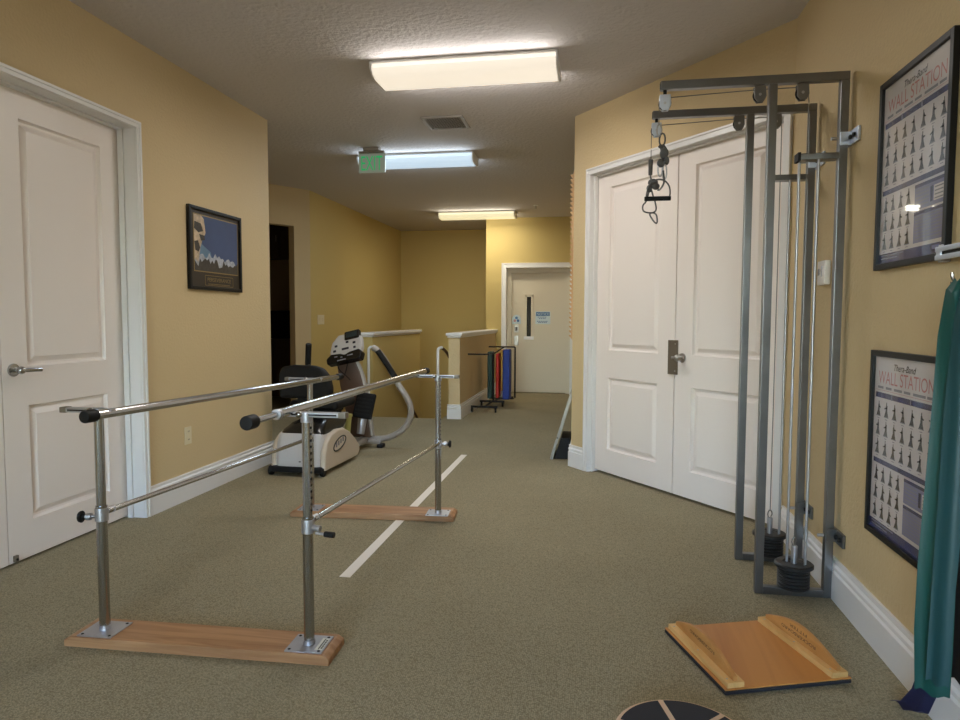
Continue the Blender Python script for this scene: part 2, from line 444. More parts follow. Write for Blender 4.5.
# ------------------------------------------------------------------ baseboards
BP = [(0, 0), (-.020, 0), (-.020, .126), (-.012, .133), (-.012, .141), (-.019, .145), (-.018, .154), (-.009, .162), (-.008, .172), (-.012, .176), (-.010, .184), (0, .184)]
def baseboard(name, T, runs):
    b = B(); b.T = T
    for x0, x1 in runs: b.prism(BP, x0, x1, 'white2', 'x')
    return struct(b.obj(name, angle=18))
baseboard('baseboard_left', TL, [(-3.5, 1.88), (3.759, 5.415)])
baseboard('baseboard_right', frame((XR, 0), (0, -1), (1, 0)), [(-4.05, 3.5)])
baseboard('baseboard_angled_right', TD, [(-.252, -.047)])
baseboard('baseboard_hall_right', frame((-.20, 0), (0, -1), (1, 0)), [(-11.16, -5.72)])
baseboard('baseboard_half_wall', frame((-1.668, 0), (0, 1), (-1, 0)), [(8.125, 11.16)])
baseboard('baseboard_half_end', frame((0, 8.14), (1, 0), (0, 1)), [(-1.826, -1.652)])
baseboard('baseboard_far', TE, [(-1.668, -1.56), (-.37, -.2)])
baseboard('baseboard_angled_left', TA, [(-.235, .0)])
baseboard('baseboard_rear', frame((0, -3.5), (-1, 0), (0, -1)), [(-XR, -XL)])

# unseen boxes added behind the doors to block sky light through their gaps
b = B(); b.T = TL; b.box((1.7, .9, 0), (3.9, 1.0, ZC), 'wall'); b.box((1.6, W + .001, 0), (1.7, 1.0, ZC), 'wall'); b.box((3.9, W + .001, 0), (4.0, 1.0, ZC), 'wall'); struct(b.obj('wall_light_block_left'))
b = B(); b.T = TD; b.box((-.12, .9, 0), (1.9, 1.0, ZC), 'wall'); b.box((-.2, .181, 0), (-.12, 1.0, ZC), 'wall'); b.box((1.9, .181, 0), (2.0, 1.0, ZC), 'wall'); struct(b.obj('wall_light_block_right'))
b = B(); b.T = TE; b.box((-1.69, .9, -.1), (.05, 1.0, ZC), 'wall'); b.box((-.05, .201, -.1), (.05, .9, ZC), 'wall'); struct(b.obj('wall_light_block_far'))
# ------------------------------------------------------------------ doors
def leaf(T, x0, w, z0, h, panels, m, th=.042, y=0.0):
    b = B(); b.T = T
    xs = sorted({0, w} | {p[0] for p in panels} | {p[1] for p in panels})
    zs = sorted({0, h} | {p[2] for p in panels} | {p[3] for p in panels})
    P = lambda x, z, d=0.0: (x0 + x, y + d, z0 + z)
    t = bmesh.new()
    def quad(*ps): t.faces.new([t.verts.new(Vector(p)) for p in ps])
    for xa, xb in zip(xs, xs[1:]):
        for za, zb in zip(zs, zs[1:]):
            if any(abs(xa - p[0]) < 1e-6 and abs(za - p[2]) < 1e-6 for p in panels):
                rings = [(0, 0), (.003, .009), (.010, .019), (.022, .020), (.036, .0125), (.050, .005), (.056, .0045)]
                R = []
                for i, d in rings: R.append([P(xa + i, za + i, d), P(xb - i, za + i, d), P(xb - i, zb - i, d), P(xa + i, zb - i, d)])
                for r0, r1 in zip(R, R[1:]):
                    for k in range(4): quad(r0[k], r0[(k + 1) % 4], r1[(k + 1) % 4], r1[k])
                quad(*R[-1])
            else: quad(P(xa, za), P(xb, za), P(xb, zb), P(xa, zb))
    quad(P(0, 0, th), P(0, h, th), P(w, h, th), P(w, 0, th))
    quad(P(0, 0), P(0, h), P(0, h, th), P(0, 0, th)); quad(P(w, 0), P(w, 0, th), P(w, h, th), P(w, h))
    quad(P(0, 0), P(0, 0, th), P(w, 0, th), P(w, 0)); quad(P(0, h), P(w, h), P(w, h, th), P(0, h, th))
    bmesh.ops.remove_doubles(t, verts=t.verts, dist=1e-6)
    bmesh.ops.recalc_face_normals(t, faces=t.faces)
    b._merge(t, m)
    return b
def casing(name, T, x0, x1, h, m, w=.05, depth=.06, wall=.18, stop=.012):
    # flat moulded casing on the wall face, jamb boards and door stops, for an opening x0..x1 of height h
    b = B(); b.T = T
    for a, c in ((x0 - w, x0 + .004), (x1 - .004, x1 + w)):
        b.box((a, -.018, 0), (c, 0, h - .004), m, .003)
    b.box((x0 - w, -.018, h - .004), (x1 + w, 0, h + w), m, .004)
    for a, c in ((x0 - w + .0, x0 - w + .016), (x1 + w - .016, x1 + w)): b.box((a, -.025, 0), (c, -.0005, h + w - .016), m, .003)
    b.box((x0 - w, -.025, h + w - .016), (x1 + w, -.0005, h + w), m, .003)
    b.box((x0 - .002, -.004, 0), (x0 + .006, wall, h), m); b.box((x1 - .006, -.004, 0), (x1 + .002, wall, h), m)
    b.box((x0, -.004, h - .006), (x1, wall, h + .002), m)
    if stop:
        for a, c in ((x0 + .006, x0 + .006 + stop), (x1 - .006 - stop, x1 - .006)): b.box((a, depth - .04, 0), (c, depth - .004, h - .006), m, .002)
        b.box((x0, depth - .04, h - .006 - stop), (x1, depth - .004, h - .006), m, .002)
    return struct(b.obj(name))
# left pair of doors
casing('trim_3', TL, 1.93, 3.715, 2.40, 'white2', .034, .11, .2)
PAN = [(.160, .730, .19, .785), (.160, .730, .985, 2.225)]
for nm, y0 in (('door_1', 2.842), ('door_2', 1.94)):
    lb = leaf(TL, y0, .864 if nm == 'door_1' else .895, .012, 2.375, [(.15, .715, .19, .785), (.15, .715, .985, 2.235)], 'white', y=.11)
    d = struct(lb.obj(nm, angle=16))
    if nm == 'door_1':
        b = B(); b.T = TL
        b.cyl((2.905, .112, .985), (2.905, .10, .985), .033, 'chrome', bevel=.003); b.cyl((2.905, .10, .985), (2.905, .055, .985), .012, 'chrome')
        b.ell((2.905, .06, .985), (.02, .02, .02), 'chrome')
        b.tube([(2.905, .055, .985), (2.94, .053, .984), (2.98, .056, .982), (3.03, .062, .980)], .010, 'chrome', 10, flat=(.008, .011))
        b.obj('lever_handle', d)
        b = B(); b.T = TL; b.box((2.86, .095, .016), (2.885, .108, .05), 'bronze', .003); b.cyl((2.872, .09, .03), (2.872, .11, .03), .006, 'black'); b.obj('foot_bolt', d)
# double doors in the angled wall
casing('trim_4', TD, 0, 1.785, 2.405, 'white2', .046, .062, .18)
for nm, x0 in (('door_3', .007), ('door_4', .898)):
    d = struct(leaf(TD, x0, .880, .020, 2.376, [(.155, .715, .185, .765), (.155, .715, .985, 2.265)], 'white', y=.062).obj(nm, angle=16))
    if nm == 'door_4':
        b = B(); b.T = TD
        b.cyl((.965, .064, .985), (.965, .054, .985), .033, 'nickel', bevel=.003); b.cyl((.965, .054, .985), (.965, .01, .985), .012, 'nickel')
        b.ell((.965, .012, .985), (.022, .022, .024), 'nickel')
        b.tube([(.965, .008, .985), (.99, .004, .986), (1.03, .006, .992)], .010, 'nickel', 10, flat=(.008, .012))
        b.tube([(.965, .008, .985), (.945, .004, .985), (.92, .006, .985)], .009, 'nickel', 10, flat=(.006, .009))
        b.obj('lever_handle', d)
        b = B(); b.T = TD; b.box((.838, .048, .865), (.925, .061, 1.105), 'bronze', .002)
        for z in (.89, 1.08): b.cyl((.91, .049, z), (.91, .046, z), .006, 'nickel', seg=8)
        b.obj('latch_guard', d)
# far door with a narrow window (elevator)
b = B(); b.T = TE
casing('trim_5', TE, -1.50, -.43, 2.10, 'white2', .075, .12, .2, 0)
b.box((-1.498, .10, 0), (-1.42, .16, 2.02), 'cream'); b.box((-.51, .10, 0), (-.432, .16, 2.02), 'cream'); b.box((-1.498, .099, 2.02), (-.432, .16, 2.098), 'cream')
struct(b.obj('trim_6'))
b = B(); b.T = TE
b.box((-1.425, .15, .01), (-.505, .195, 2.03), 'cream', .003)
d = struct(b.obj('door_5'))
b = B(); b.T = TE
b.box((-1.205, .142, .95), (-1.165, .152, 1.65), 'cream', .003); b.box((-1.095, .142, .95), (-1.055, .152, 1.65), 'cream', .003)
b.box((-1.205, .142, 1.62), (-1.055, .152, 1.665), 'cream', .003); b.box((-1.215, .135, .90), (-1.045, .152, .955), 'white2', .003)
b.obj('window_frame', d)
b = B(); b.T = TE; b.box((-1.168, .147, .953), (-1.092, .152, 1.625), 'glasswin'); b.obj('window_pane', d)
b = B(); b.T = TE; b.box((-1.375, .143, 1.02), (-1.305, .153, 1.145), 'nickel', .003); b.box((-1.36, .139, 1.05), (-1.32, .144, 1.115), 'darkslot', .002); b.obj('call_plate', d)
b = B(); b.T = TE; b.box((-1.375, .144, .80), (-1.305, .153, .965), 'nickel', .003); b.obj('push_plate', d)
# stickers on the far door
b = B(); b.T = TE
pts = [(-1.34 + .075 * math.cos(a), 1.24 + .078 * math.sin(a)) for a in [PI * (-.05 + 1.1 * k / 12) for k in range(13)]]
b.prism([(-1.415, 1.165), (-1.265, 1.165)] + pts, .1445, .1498, 'skyblue', 'y')
for q in range(3):   # three-part pictogram
    a = PI / 2 + q * 2 * PI / 3
    b.cyl((-1.34 + .03 * math.cos(a), .1445, 1.235 + .03 * math.sin(a)), (-1.34 + .03 * math.cos(a), .143, 1.235 + .03 * math.sin(a)), .024, 'redink' if q == 1 else 'bluesign', seg=12)
tag(b.obj('warning_sticker'), 'small pale sticker with a dark pictogram left of the narrow door window', 'sticker')
b = B(); b.T = TE
b.box((-1.02, .1445, 1.165), (-.77, .1498, 1.375), 'skyblue', .001)
b.box((-1.01, .143, 1.30), (-.78, .1447, 1.365), 'bluesign')
b.T = None
b.text('NOTICE', (-.895, 11.16 + .1425, 1.312), (1, 0, 0), (0, 0, 1), .058, 'skyblue', 0.0004, width=.2, align='C')
b.T = TE
for k, (w, z) in enumerate(((.17, 1.275), (.13, 1.25), (.19, 1.205), (.15, 1.185))):
    for q in range(int(w / .03)): b.box((-.895 - w / 2 + q * .03, .143, z), (-.895 - w / 2 + q * .03 + .022, .1447, z + .011), 'bluesign')
tag(b.obj('notice_sign'), 'white and blue notice right of the narrow window on the far door', 'sign')
# ------------------------------------------------------------------ ceiling fittings
def ceiling_light(label, x0, x1, y0, y1, lm, name='ceiling_light'):
    t = thing(name, label, 'ceiling light', ((x0 + x1) / 2, (y0 + y1) / 2, ZC - .1), 'fluorescent ceiling lights')
    z = ZC - .002; w = y1 - y0
    prof = [(y0 + .016, z - .014), (y0 - .002, z - .045), (y0 + .022, z - .078), (y0 + .065, z - .095), (y1 - .065, z - .095), (y1 - .022, z - .078), (y1 + .002, z - .045), (y1 - .016, z - .014)]
    b = B(); b.prism(prof, x0 + .012, x1 - .012, lm, 'x'); b.obj('diffuser', t)
    b = B(); b.box((x0, y0 - .004, z - .014), (x1, y1 + .004, z), 'white2', .003); b.obj('housing', t)
    for xa in (x0 - .002, x1 - .012):
        p2 = [(y0 - .004, z - .004), (y0 - .004, z - .052), (y0 + .03, z - .088), (y0 + .075, z - .101), (y1 - .075, z - .101), (y1 - .03, z - .088), (y1 + .004, z - .052), (y1 + .004, z - .004)]
        b = B(); b.prism(p2, xa, xa + .014, 'white2', 'x', .002); b.obj('end_cap', t)
    return t
LW = lampmat('lamp_warm_white', (1.0, .88, .72, 1), GLOW)
LB = lampmat('lamp_cool_white', (.58, .80, 1.0, 1), GLOW)
LY = lampmat('lamp_soft_yellow', (1.0, .88, .52, 1), GLOW)
def tubes(x0, x1, y0, y1, col, power):   # the light the fluorescent tubes throw down and out of the long sides of the lens
    for k, (c, sz, rot, f) in enumerate((((0, 0, ZC - .104), (y1 - y0) * .7, (0, 0, 0), .7), ((0, y0 - (y0 + y1) / 2 - .012, ZC - .085), .03, (-PI / 2 - .0, 0, 0), .10), ((0, (y1 - y0) / 2 + .012, ZC - .085), .03, (PI / 2 + .0, 0, 0), .10))):
        l = bpy.data.lights.new('fluorescent_tube', 'AREA'); l.shape = 'RECTANGLE'; l.size = x1 - x0 - .06; l.size_y = sz
        l.color = col; l.energy = power * f
        o = bpy.data.objects.new('fluorescent_tube', l); C.objects.link(o)
        o.location = ((x0 + x1) / 2 + c[0], (y0 + y1) / 2 + c[1], c[2]); o.rotation_euler = rot
for lab, x0, x1, y0, y1, lm, col, pw in (
    ('large warm white fluorescent ceiling light nearest in the room', -1.476, -.262, 4.28, 4.64, LW, (1, .95, .90), LAMP_A),
    ('bluish white fluorescent ceiling light behind the exit sign', -2.45, -1.24, 6.68, 7.0, LB, (.74, .88, 1), LAMP_B),
    ('slim yellowish fluorescent ceiling light above the stair opening', -2.48, -1.27, 10.38, 10.70, LY, (1, .92, .74), LAMP_C),
    ('unseen fluorescent fixture added behind the viewpoint to fill the room with light', -1.45, -.24, -.7, -.34, LW, (1, .96, .94), FILL_D)):  # last one is unseen, added behind the camera as fill light
    ceiling_light(lab, x0, x1, y0, y1, lm); tubes(x0, x1, y0, y1, col, pw)

t = thing('ceiling_vent', 'white louvred air vent in the ceiling between the two nearer lights', 'vent', (-1.285, 5.69, ZC))
b = B()
for lo, hi in (((-1.47, 5.51), (-1.11, 5.54)), ((-1.47, 5.84), (-1.11, 5.87)), ((-1.47, 5.54), (-1.44, 5.84)), ((-1.14, 5.54), (-1.11, 5.84))): b.box((*lo, ZC - .014), (*hi, ZC - .001), 'ventw', .003)
b.obj('frame', t)
b = B(); b.box((-1.44, 5.54, ZC - .004), (-1.14, 5.84, ZC - .001), 'holes'); b.obj('duct', t)
b = B()
for k in range(14):
    x = -1.43 + k * .0215; b.obox((x, 5.69, ZC - .010), (.0035, 0, .006), (0, .15, 0), (-.0008, 0, .0005), 'ventw')
b.obj('louvre', t)

EX = -.028
t = thing('exit_sign', 'grey exit sign with green letters hanging from the ceiling before the bluish light', 'exit sign', (-2.17, 6.42, ZC))
b = B(); b.box((-2.25 + EX, 6.38, ZC - .035), (-2.09 + EX, 6.46, ZC - .001), 'ventw', .006); b.box((-2.30 + EX, 6.39, ZC - .058), (-2.04 + EX, 6.45, ZC - .035), 'alu', .004); b.obj('mount', t)
b = B(); b.box((-2.305 + EX, 6.414, ZC - .243), (-2.035 + EX, 6.426, ZC - .055), 'signgrey', .003); p = b.obj('panel', t)
b = B(); b.text('EXIT', (-2.17 + EX, 6.4135, ZC - .218), (1, 0, 0), (0, 0, 1), .20, 'signgreen', .0005, width=.215, align='C'); b.obj('lettering', p)

t = thing('sprinkler_head', 'tiny sprinkler head on the ceiling near the far wall', 'sprinkler', (-.91, 10.0, ZC))
b = B(); b.cyl((-.91, 10, ZC - .008), (-.91, 10, ZC), .04, 'white2', bevel=.003); b.obj('escutcheon', t)
b = B(); b.cyl((-.91, 10, ZC - .05), (-.91, 10, ZC - .008), .01, 'nickel', seg=10); b.cyl((-.91, 10, ZC - .054), (-.91, 10, ZC - .05), .022, 'nickel', seg=14); b.obj('deflector', t)

# ------------------------------------------------------------------ wall plates
t = thing('wall_outlet', 'ivory electrical outlet low on the left wall above the baseboard', 'outlet', (XL, 4.18, .44))
b = B(); b.T = TL; b.box((4.14, -.007, .38), (4.215, 0, .50), 'ivory', .003); b.obj('cover_plate', t)
for z in (.412, .468):
    b = B(); b.T = TL
    b.cyl((4.177, -.009, z), (4.177, -.006, z), .017, 'ivory', seg=16)
    for dx in (-.006, .006): b.box((4.177 + dx - .0015, -.0098, z - .004), (4.177 + dx + .0015, -.0088, z + .006), 'darkslot')
    b.obj('socket', t)
t = thing('light_switch', 'ivory double light switch on the yellow stair wall', 'switch', (-3.73, 8.70, 1.23))
TS = frame((-3.73, 0), (0, 1), (-1, 0))
b = B(); b.T = TS; b.box((8.60, -.007, 1.165), (8.82, 0, 1.295), 'ivory', .003); b.obj('cover_plate', t)
for x in (8.665, 8.755):
    b = B(); b.T = TS; b.box((x - .012, -.013, 1.205), (x + .012, -.006, 1.26), 'ivory', .003); b.obj('toggle', t)
t = thing('thermostat', 'white thermostat on the right wall behind the steel frames', 'thermostat', (XR, 3.43, 1.47))
TRW = frame((XR, 0), (0, -1), (1, 0))                 # right wall: x = -Y, y into it
b = B(); b.T = TRW; b.box((-3.49, -.030, 1.415), (-3.385, -.001, 1.53), 'thermo', .006); b.obj('case', t)
b = B(); b.T = TRW; b.box((-3.475, -.0315, 1.462), (-3.45, -.0295, 1.492), 'screen'); b.obj('display', t)
b = B(); b.T = TRW; b.box((-3.425, -.033, 1.455), (-3.415, -.029, 1.505), 'midink', .001); b.obj('slider', t)
b = B(); b.T = TRW; b.box((-3.485, -.004, 1.42), (-3.39, -.0005, 1.525), 'thermo'); b.obj('wall_mount', t)

# ------------------------------------------------------------------ framed mountain picture, left wall
t = thing('mountain_picture', 'black framed mountain photograph on the left wall', 'picture', (XL, 4.57, 1.45))
def frame_bars(T, x0, x1, z0, z1, w, d, m, bev=.003):
    b = B(); b.T = T
    b.box((x0, -d, z0), (x0 + w, -.001, z1), m, bev); b.box((x1 - w, -d, z0), (x1, -.001, z1), m, bev)
    b.box((x0 + w * .98, -d, z0), (x1 - w * .98, -.001, z0 + w), m, bev); b.box((x0 + w * .98, -d, z1 - w), (x1 - w * .98, -.001, z1), m, bev)
    return b
x0, x1, z0, z1 = 4.215, 4.90, 1.448, 2.026
frame_bars(TL, x0, x1, z0, z1, .024, .026, 'frameblk').obj('frame', t)
b = B(); b.T = TL; b.box((x0 + .02, -.012, z0 + .02), (x1 - .02, -.004, z1 - .02), 'matboard')
px0, px1, pz0, pz1 = 4.285, 4.850, 1.582, 1.968
for a in ((px0 - .008, pz0 - .008, px1 + .008, pz0), (px0 - .008, pz1, px1 + .008, pz1 + .008), (px0 - .008, pz0, px0, pz1), (px1, pz0, px1 + .008, pz1)):
    b.box((a[0], -.0135, a[1]), (a[2], -.0118, a[3]), 'gold')
a0, a1, c0, c1 = 4.41, 4.78, 1.482, 1.552
for a in ((a0, c0, a1, c0 + .003), (a0, c1, a1, c1 + .003), (a0, c0, a0 + .003, c1), (a1, c0, a1 + .003, c1)):
    b.box((a[0], -.0130, a[1]), (a[2], -.0118, a[3]), 'gold')
b.T = None
b.text('PERSEVERANCE', (XL + .0128, 4.595, 1.512), (0, 1, 0), (0, 0, 1), .038, 'gold', .0003, width=.31, align='C')
b.T = TL
for k in range(18): b.box((4.45 + k * .016, -.0128, 1.491), (4.462 + k * .016, -.0119, 1.496), 'gold')
b.obj('matboard', t)
b = B(); b.T = TL
def flat(pts, m, d): b.poly([(x, -d, z) for x, z in pts], m)
flat([(px0, pz0), (px1, pz0), (px1, pz1), (px0, pz1)], 'printsky', .0136)
flat([(px0, pz0), (px0 + .25, pz0), (px0 + .2, pz0 + .14), (px0 + .06, pz0 + .2), (px0, pz0 + .2)], 'printsky2', .0137)
random.seed(3)
r1 = [(px0 + (px1 - px0) * k / 22, pz0 + .115 + random.uniform(-.02, .03) - .02 * abs(k - 6) / 8) for k in range(23)]
flat([(px0, pz0), (px1, pz0)] + r1[::-1], 'printsnow', .0138)
r2 = [(px0 + (px1 - px0) * k / 26, pz0 + .058 + random.uniform(-.03, .04)) for k in range(27)]
flat([(px0, pz0), (px1, pz0)] + r2[::-1], 'printdark', .0139)
flat([(px0, pz0 + .08), (px0 + .045, pz0 + .06), (px0 + .075, pz0 + .17), (px0 + .10, pz0 + .22), (px0 + .14, pz0 + .27), (px0 + .12, pz1 - .02), (px0 + .09, pz1), (px0, pz1)], 'printrock', .0140)
for pts in ([(.005, .34), (.085, .33), (.11, .28), (.05, .265), (.0, .29)], [(.06, .255), (.125, .25), (.13, .22), (.08, .21)], [(.0, .2), (.045, .21), (.07, .16), (.05, .13), (.01, .14)]):
    flat([(px0 + x, pz0 + z) for x, z in pts], 'printdark', .0141)
b.obj('print', t)

# ------------------------------------------------------------------ the two exercise charts, right wall
def chart(name, label, y0, y1, z0, z1):
    # local x runs along -Y (left to right as seen from the room), 0..w
    T = frame((XR, y1), (0, -1), (1, 0)); w = y1 - y0; h = z1 - z0
    t = thing(name, label, 'poster', (XR, (y0 + y1) / 2, z0), 'exercise charts on the right wall')
    frame_bars(T, 0, w, z0, z1, .022, .022, 'frameblk', .002).obj('frame', t)
    b = B(); b.T = T
    b.box((.018, -.010, z0 + .018), (w - .018, -.003, z1 - .018), 'paper')
    X = lambda u: .022 + (w - .044) * u
    Z = lambda v: z1 - .022 - (h - .044) * v
    D_ = .0103
    def r(u0, v0, u1, v1, m, d=D_): b.poly([(X(u0), -d, Z(v1)), (X(u1), -d, Z(v1)), (X(u1), -d, Z(v0)), (X(u0), -d, Z(v0))], m)
    r(.03, .205, .97, .235, 'navyink'); r(.30, .2025, .32, .2375, 'midink', .0105); r(.60, .2025, .62, .2375, 'midink', .0105)
    r(.03, .585, .97, .612, 'navyink'); r(.0, .945, 1, 1, 'navyink')
    for k in range(2): r(.04, .952 + k * .018, .42 - k * .1, .958 + k * .018, 'midink', .0105)
    r(.83, .955, .93, .975, 'blueblock', .0105)
    rnd = random.Random(5)
    def person(u, v, s):   # small dark silhouette of a training figure beside its frame
        k = rnd.choice((-1, 1)); l = rnd.uniform(-.006, .006)
        r(u - .006, v, u + .006, v + .018, 'greyink')                                             # head
        b.poly([(X(u - .015), -D_, Z(v + .052)), (X(u + .017), -D_, Z(v + .052)), (X(u + .012 + l), -D_, Z(v + .017)), (X(u - .011 + l), -D_, Z(v + .017))], 'greyink')
        b.poly([(X(u - .036), -D_, Z(v + .082)), (X(u + .034), -D_, Z(v + .082)), (X(u + .017), -D_, Z(v + .052)), (X(u - .015), -D_, Z(v + .052))], 'greyink')
        b.poly([(X(u + .006), -D_, Z(v + .025)), (X(u + k * .036), -D_, Z(v + .030 + l)), (X(u + k * .036), -D_, Z(v + .037 + l)), (X(u + .004), -D_, Z(v + .036))], 'greyink')
        r(u - .042, v + .082, u + .040, v + .087, 'midink')
        r(u - .02, v + .096, u + .02, v + .100, 'midink')
    for row, n in ((0, 7), (1, 7), (2, 7)):
        for k in range(n): person(.09 + k * .137, .255 + row * .108, 1)
    for row in range(3):
        for k in range(4): person(.09 + k * .125, .625 + row * .105, 1)
    r(.56, .625, .965, .755, 'blueblock'); r(.56, .625, .965, .642, 'navyink', .0105); r(.83, .66, .955, .735, 'paper', .0106); r(.78, .66, .815, .735, 'navyink', .0106)
    for k in range(4): r(.84, .668 + k * .018, .95, .675 + k * .018, 'midink', .0107)
    r(.56, .765, .965, .925, 'blueblock'); r(.56, .765, .965, .782, 'navyink', .0105)
    for k in range(8):
        r(.575, .79 + k * .0165, .95, .794 + k * .0165, 'midink', .0106)
    for k in range(5): r(.58, .655 + k * .019, .76, .660 + k * .019, 'midink', .0106)
    # heading
    b.T = None
    wl = lambda u, v, d: (XR - d, y1 - X(u), Z(v))
    b.text('Thera-Band', wl(.5, .070, D_ + .0002), (0, -1, 0), (0, 0, 1), .034, 'greyink', 0, shear=.3, width=.17, align='C')
    b.text('WALL STATION', wl(.5, .152, D_ + .0002), (0, -1, 0), (0, 0, 1), .068, 'redink', 0, width=.43, align='C')
    b.T = T
    for k, (u0, u1) in enumerate(((.06, .16), (.2, .3), (.34, .47), (.5, .6), (.64, .82), (.84, .93))): r(u0, .168, u1, .182, 'midink')
    r(.02, .190, .98, .192, 'redink')
    b.obj('print', t)
    return t
chart('exercise_chart', 'upper of two framed exercise charts on the right wall', 2.300, 2.842, 1.440, 2.140)
chart('exercise_chart', 'lower framed exercise chart on the right wall, partly behind the teal band', 2.290, 2.832, .430, 1.135)

# ------------------------------------------------------------------ parallel bars
t = thing('parallel_bars', 'chrome walking parallel bars on two stained wooden base boards', 'parallel bars', (-1.42, 3.14, 0))
P4 = dict(NL=(-1.864, 2.252), NR=(-1.036, 2.282), FL=(-1.780, 3.978), FR=(-.958, 4.012))
def board(c, a, L, w):
    T = Matrix.Translation((c[0], c[1], 0)) @ Matrix.Rotation(a, 4, 'Z')
    b = B(); b.T = T
    o = [(-L / 2, 0), (L / 2, 0), (L / 2, .026), (L / 2 - .022, .040), (-L / 2 + .022, .040), (-L / 2, .026)]
    b.prism(o, -w / 2, w / 2, 'oak', 'y', .004)
    b.cyl((.0, .01, .0395), (.0, .01, .0406), .014, 'oak')
    return b.obj('base_board', t)
ma = math.atan2(P4['NR'][1] - P4['NL'][1], P4['NR'][0] - P4['NL'][0])
board(((P4['NL'][0] + P4['NR'][0]) / 2 - .01, (P4['NL'][1] + P4['NR'][1]) / 2 + .012), ma, 1.05, .168)
fa = math.radians(4.3)
board(((P4['FL'][0] + P4['FR'][0]) / 2 - .008, (P4['FL'][1] + P4['FR'][1]) / 2 + .03), fa, 1.04, .18)
RZ = dict(NL=.888, NR=.905, FL=.860, FR=.888)
CZ = dict(NL=.500, NR=.492, FL=.495, FR=.480)
for k, (x, y) in P4.items():
    top = RZ[k] - .012; cz = CZ[k]
    a = ma if k[0] == 'N' else fa
    ux, uy = Vector((math.cos(a), math.sin(a), 0)), Vector((-math.sin(a), math.cos(a), 0))
    b = B()
    b.obox((x, y, .0425), ux * .070, uy * .066, (0, 0, .0022), 'steel', .001)
    for sx in (-1, 1):
        for sy in (-1, 1):
            p = Vector((x, y, .0447)) + ux * .056 * sx + uy * .052 * sy
            b.ell(p, (.006, .006, .0025), 'holes', 10, 6)
    pl = b.obj('base_plate', t)
    if k == 'NR':
        b = B(); c = Vector((x, y, .0451)) + ux * .051
        b.obox(c, ux * .014, uy * .045, (0, 0, .0004), 'label'); b.obox(c - ux * .001 + Vector((0, 0, .0006)), ux * .002, uy * .04, (0, 0, .0002), 'darkslot')
        for q in range(5): b.obox(c + ux * .008 + uy * (-.03 + .014 * q) + Vector((0, 0, .0006)), ux * .003, uy * .005, (0, 0, .0002), 'darkslot')
        b.obj('label_plate', pl)
    b = B()
    b.cyl((x, y, .045), (x, y, cz), .0195, 'chrome', seg=24); b.cyl((x, y, cz - .02), (x, y, top), .0172, 'chrome', seg=24)
    b.cyl((x, y, .0445), (x, y, .062), .0225, 'steel', r2=.0205, seg=24)
    if k in ('NR', 'FR'):
        for q in range(15):
            z = cz + .055 + q * .0235
            if z < top - .03: b.cyl((x + .0163, y - .002, z), (x + .0178, y - .002, z), .0052, 'holes', seg=10)
    po = b.obj('post', t)
    b = B(); b.cyl((x, y, cz - .03), (x, y, cz + .022), .0235, 'steel', seg=24, bevel=.003); b.cyl((x, y, cz + .02), (x, y, cz + .03), .021, 'chrome', seg=24); b.obj('collar', po)
# saddle arms on the posts (slotted flat bars reaching outwards), rails, clamps
def arm(k, xa, xb, y, z, wood_end):
    b = B()
    b.box((xa, y - .016, z - .030), (xb, y + .016, z - .012), 'steel', .003)
    b.box((min(xa, xb) + .02, y - .0165, z - .024), (max(xa, xb) - .02, y - .0158, z - .018), 'holes')
    o = b.obj('saddle_arm', t)
    e = xb if wood_end > 0 else xa
    b = B(); b.box((e - .014, y - .0175, z - .032), (e + .014, y + .0175, z - .010), 'bronze', .003); b.obj('arm_tip', o)
    b = B(); b.cyl((P4[k][0], y, z - .05), (P4[k][0], y, z - .012), .0215, 'steel', seg=20, bevel=.002); b.ell((P4[k][0] - .02, y - .02, z - .02), (.014, .012, .012), 'chrome', 12, 8); b.obj('saddle_clamp', o)
arm('NL', -2.005, -1.80, 2.252, .918, -1)
arm('NR', -1.11, -.895, 2.282, .922, 1)
arm('FL', -1.93, -1.70, 3.978, .886, -1)
arm('FR', -1.10, -.84, 4.012, .916, 1)
def rail(p, q, name, caps=(1, 1), inner=None):
    p, q = Vector(p), Vector(q); d = (q - p).normalized()
    b = B(); s = p if inner is None else p + d * inner
    b.cyl(s, q, .0175, 'chrome', seg=22)
    o = b.obj(name, t)
    if inner:
        b = B(); b.cyl(p, p + d * (inner + .1), .0115, 'chrome', seg=18); b.cyl(s - d * .012, s + d * .01, .0195, 'steel', seg=22, bevel=.003); b.obj('telescoping_tube', o)
    for e, s_, c in ((p, -1, caps[0]), (q, 1, caps[1])):
        if c:
            b = B(); b.cyl(e - d * s_ * .045, e + d * s_ * .012, .0225 * c, 'black', seg=22, bevel=.006); b.obj('end_cap', o)
rail((-1.822, 2.14, .890), (-1.700, 4.28, .858), 'hand_rail', (1.05, 1.0))
rail((-1.098, 1.975, .914), (-1.083, 4.215, .912), 'hand_rail', (1.05, .95), .20)
def lrail(a, b_, za, zb, off):
    b = B(); b.cyl((a[0] + off, a[1] + .018, za), (b_[0] + off, b_[1] - .018, zb), .0108, 'chrome', seg=16)
    for (x, y, z), s in (((a[0], a[1], za), 1), ((b_[0], b_[1], zb), -1)):
        b.cyl((x + off * .4, y + s * .01, z), (x + off, y + s * .05, z), .0135, 'steel', seg=14)
    b.obj('lower_rail', t)
lrail(P4['NL'], P4['FL'], .505, .495, .012); lrail(P4['NR'], P4['FR'], .508, .485, .014)
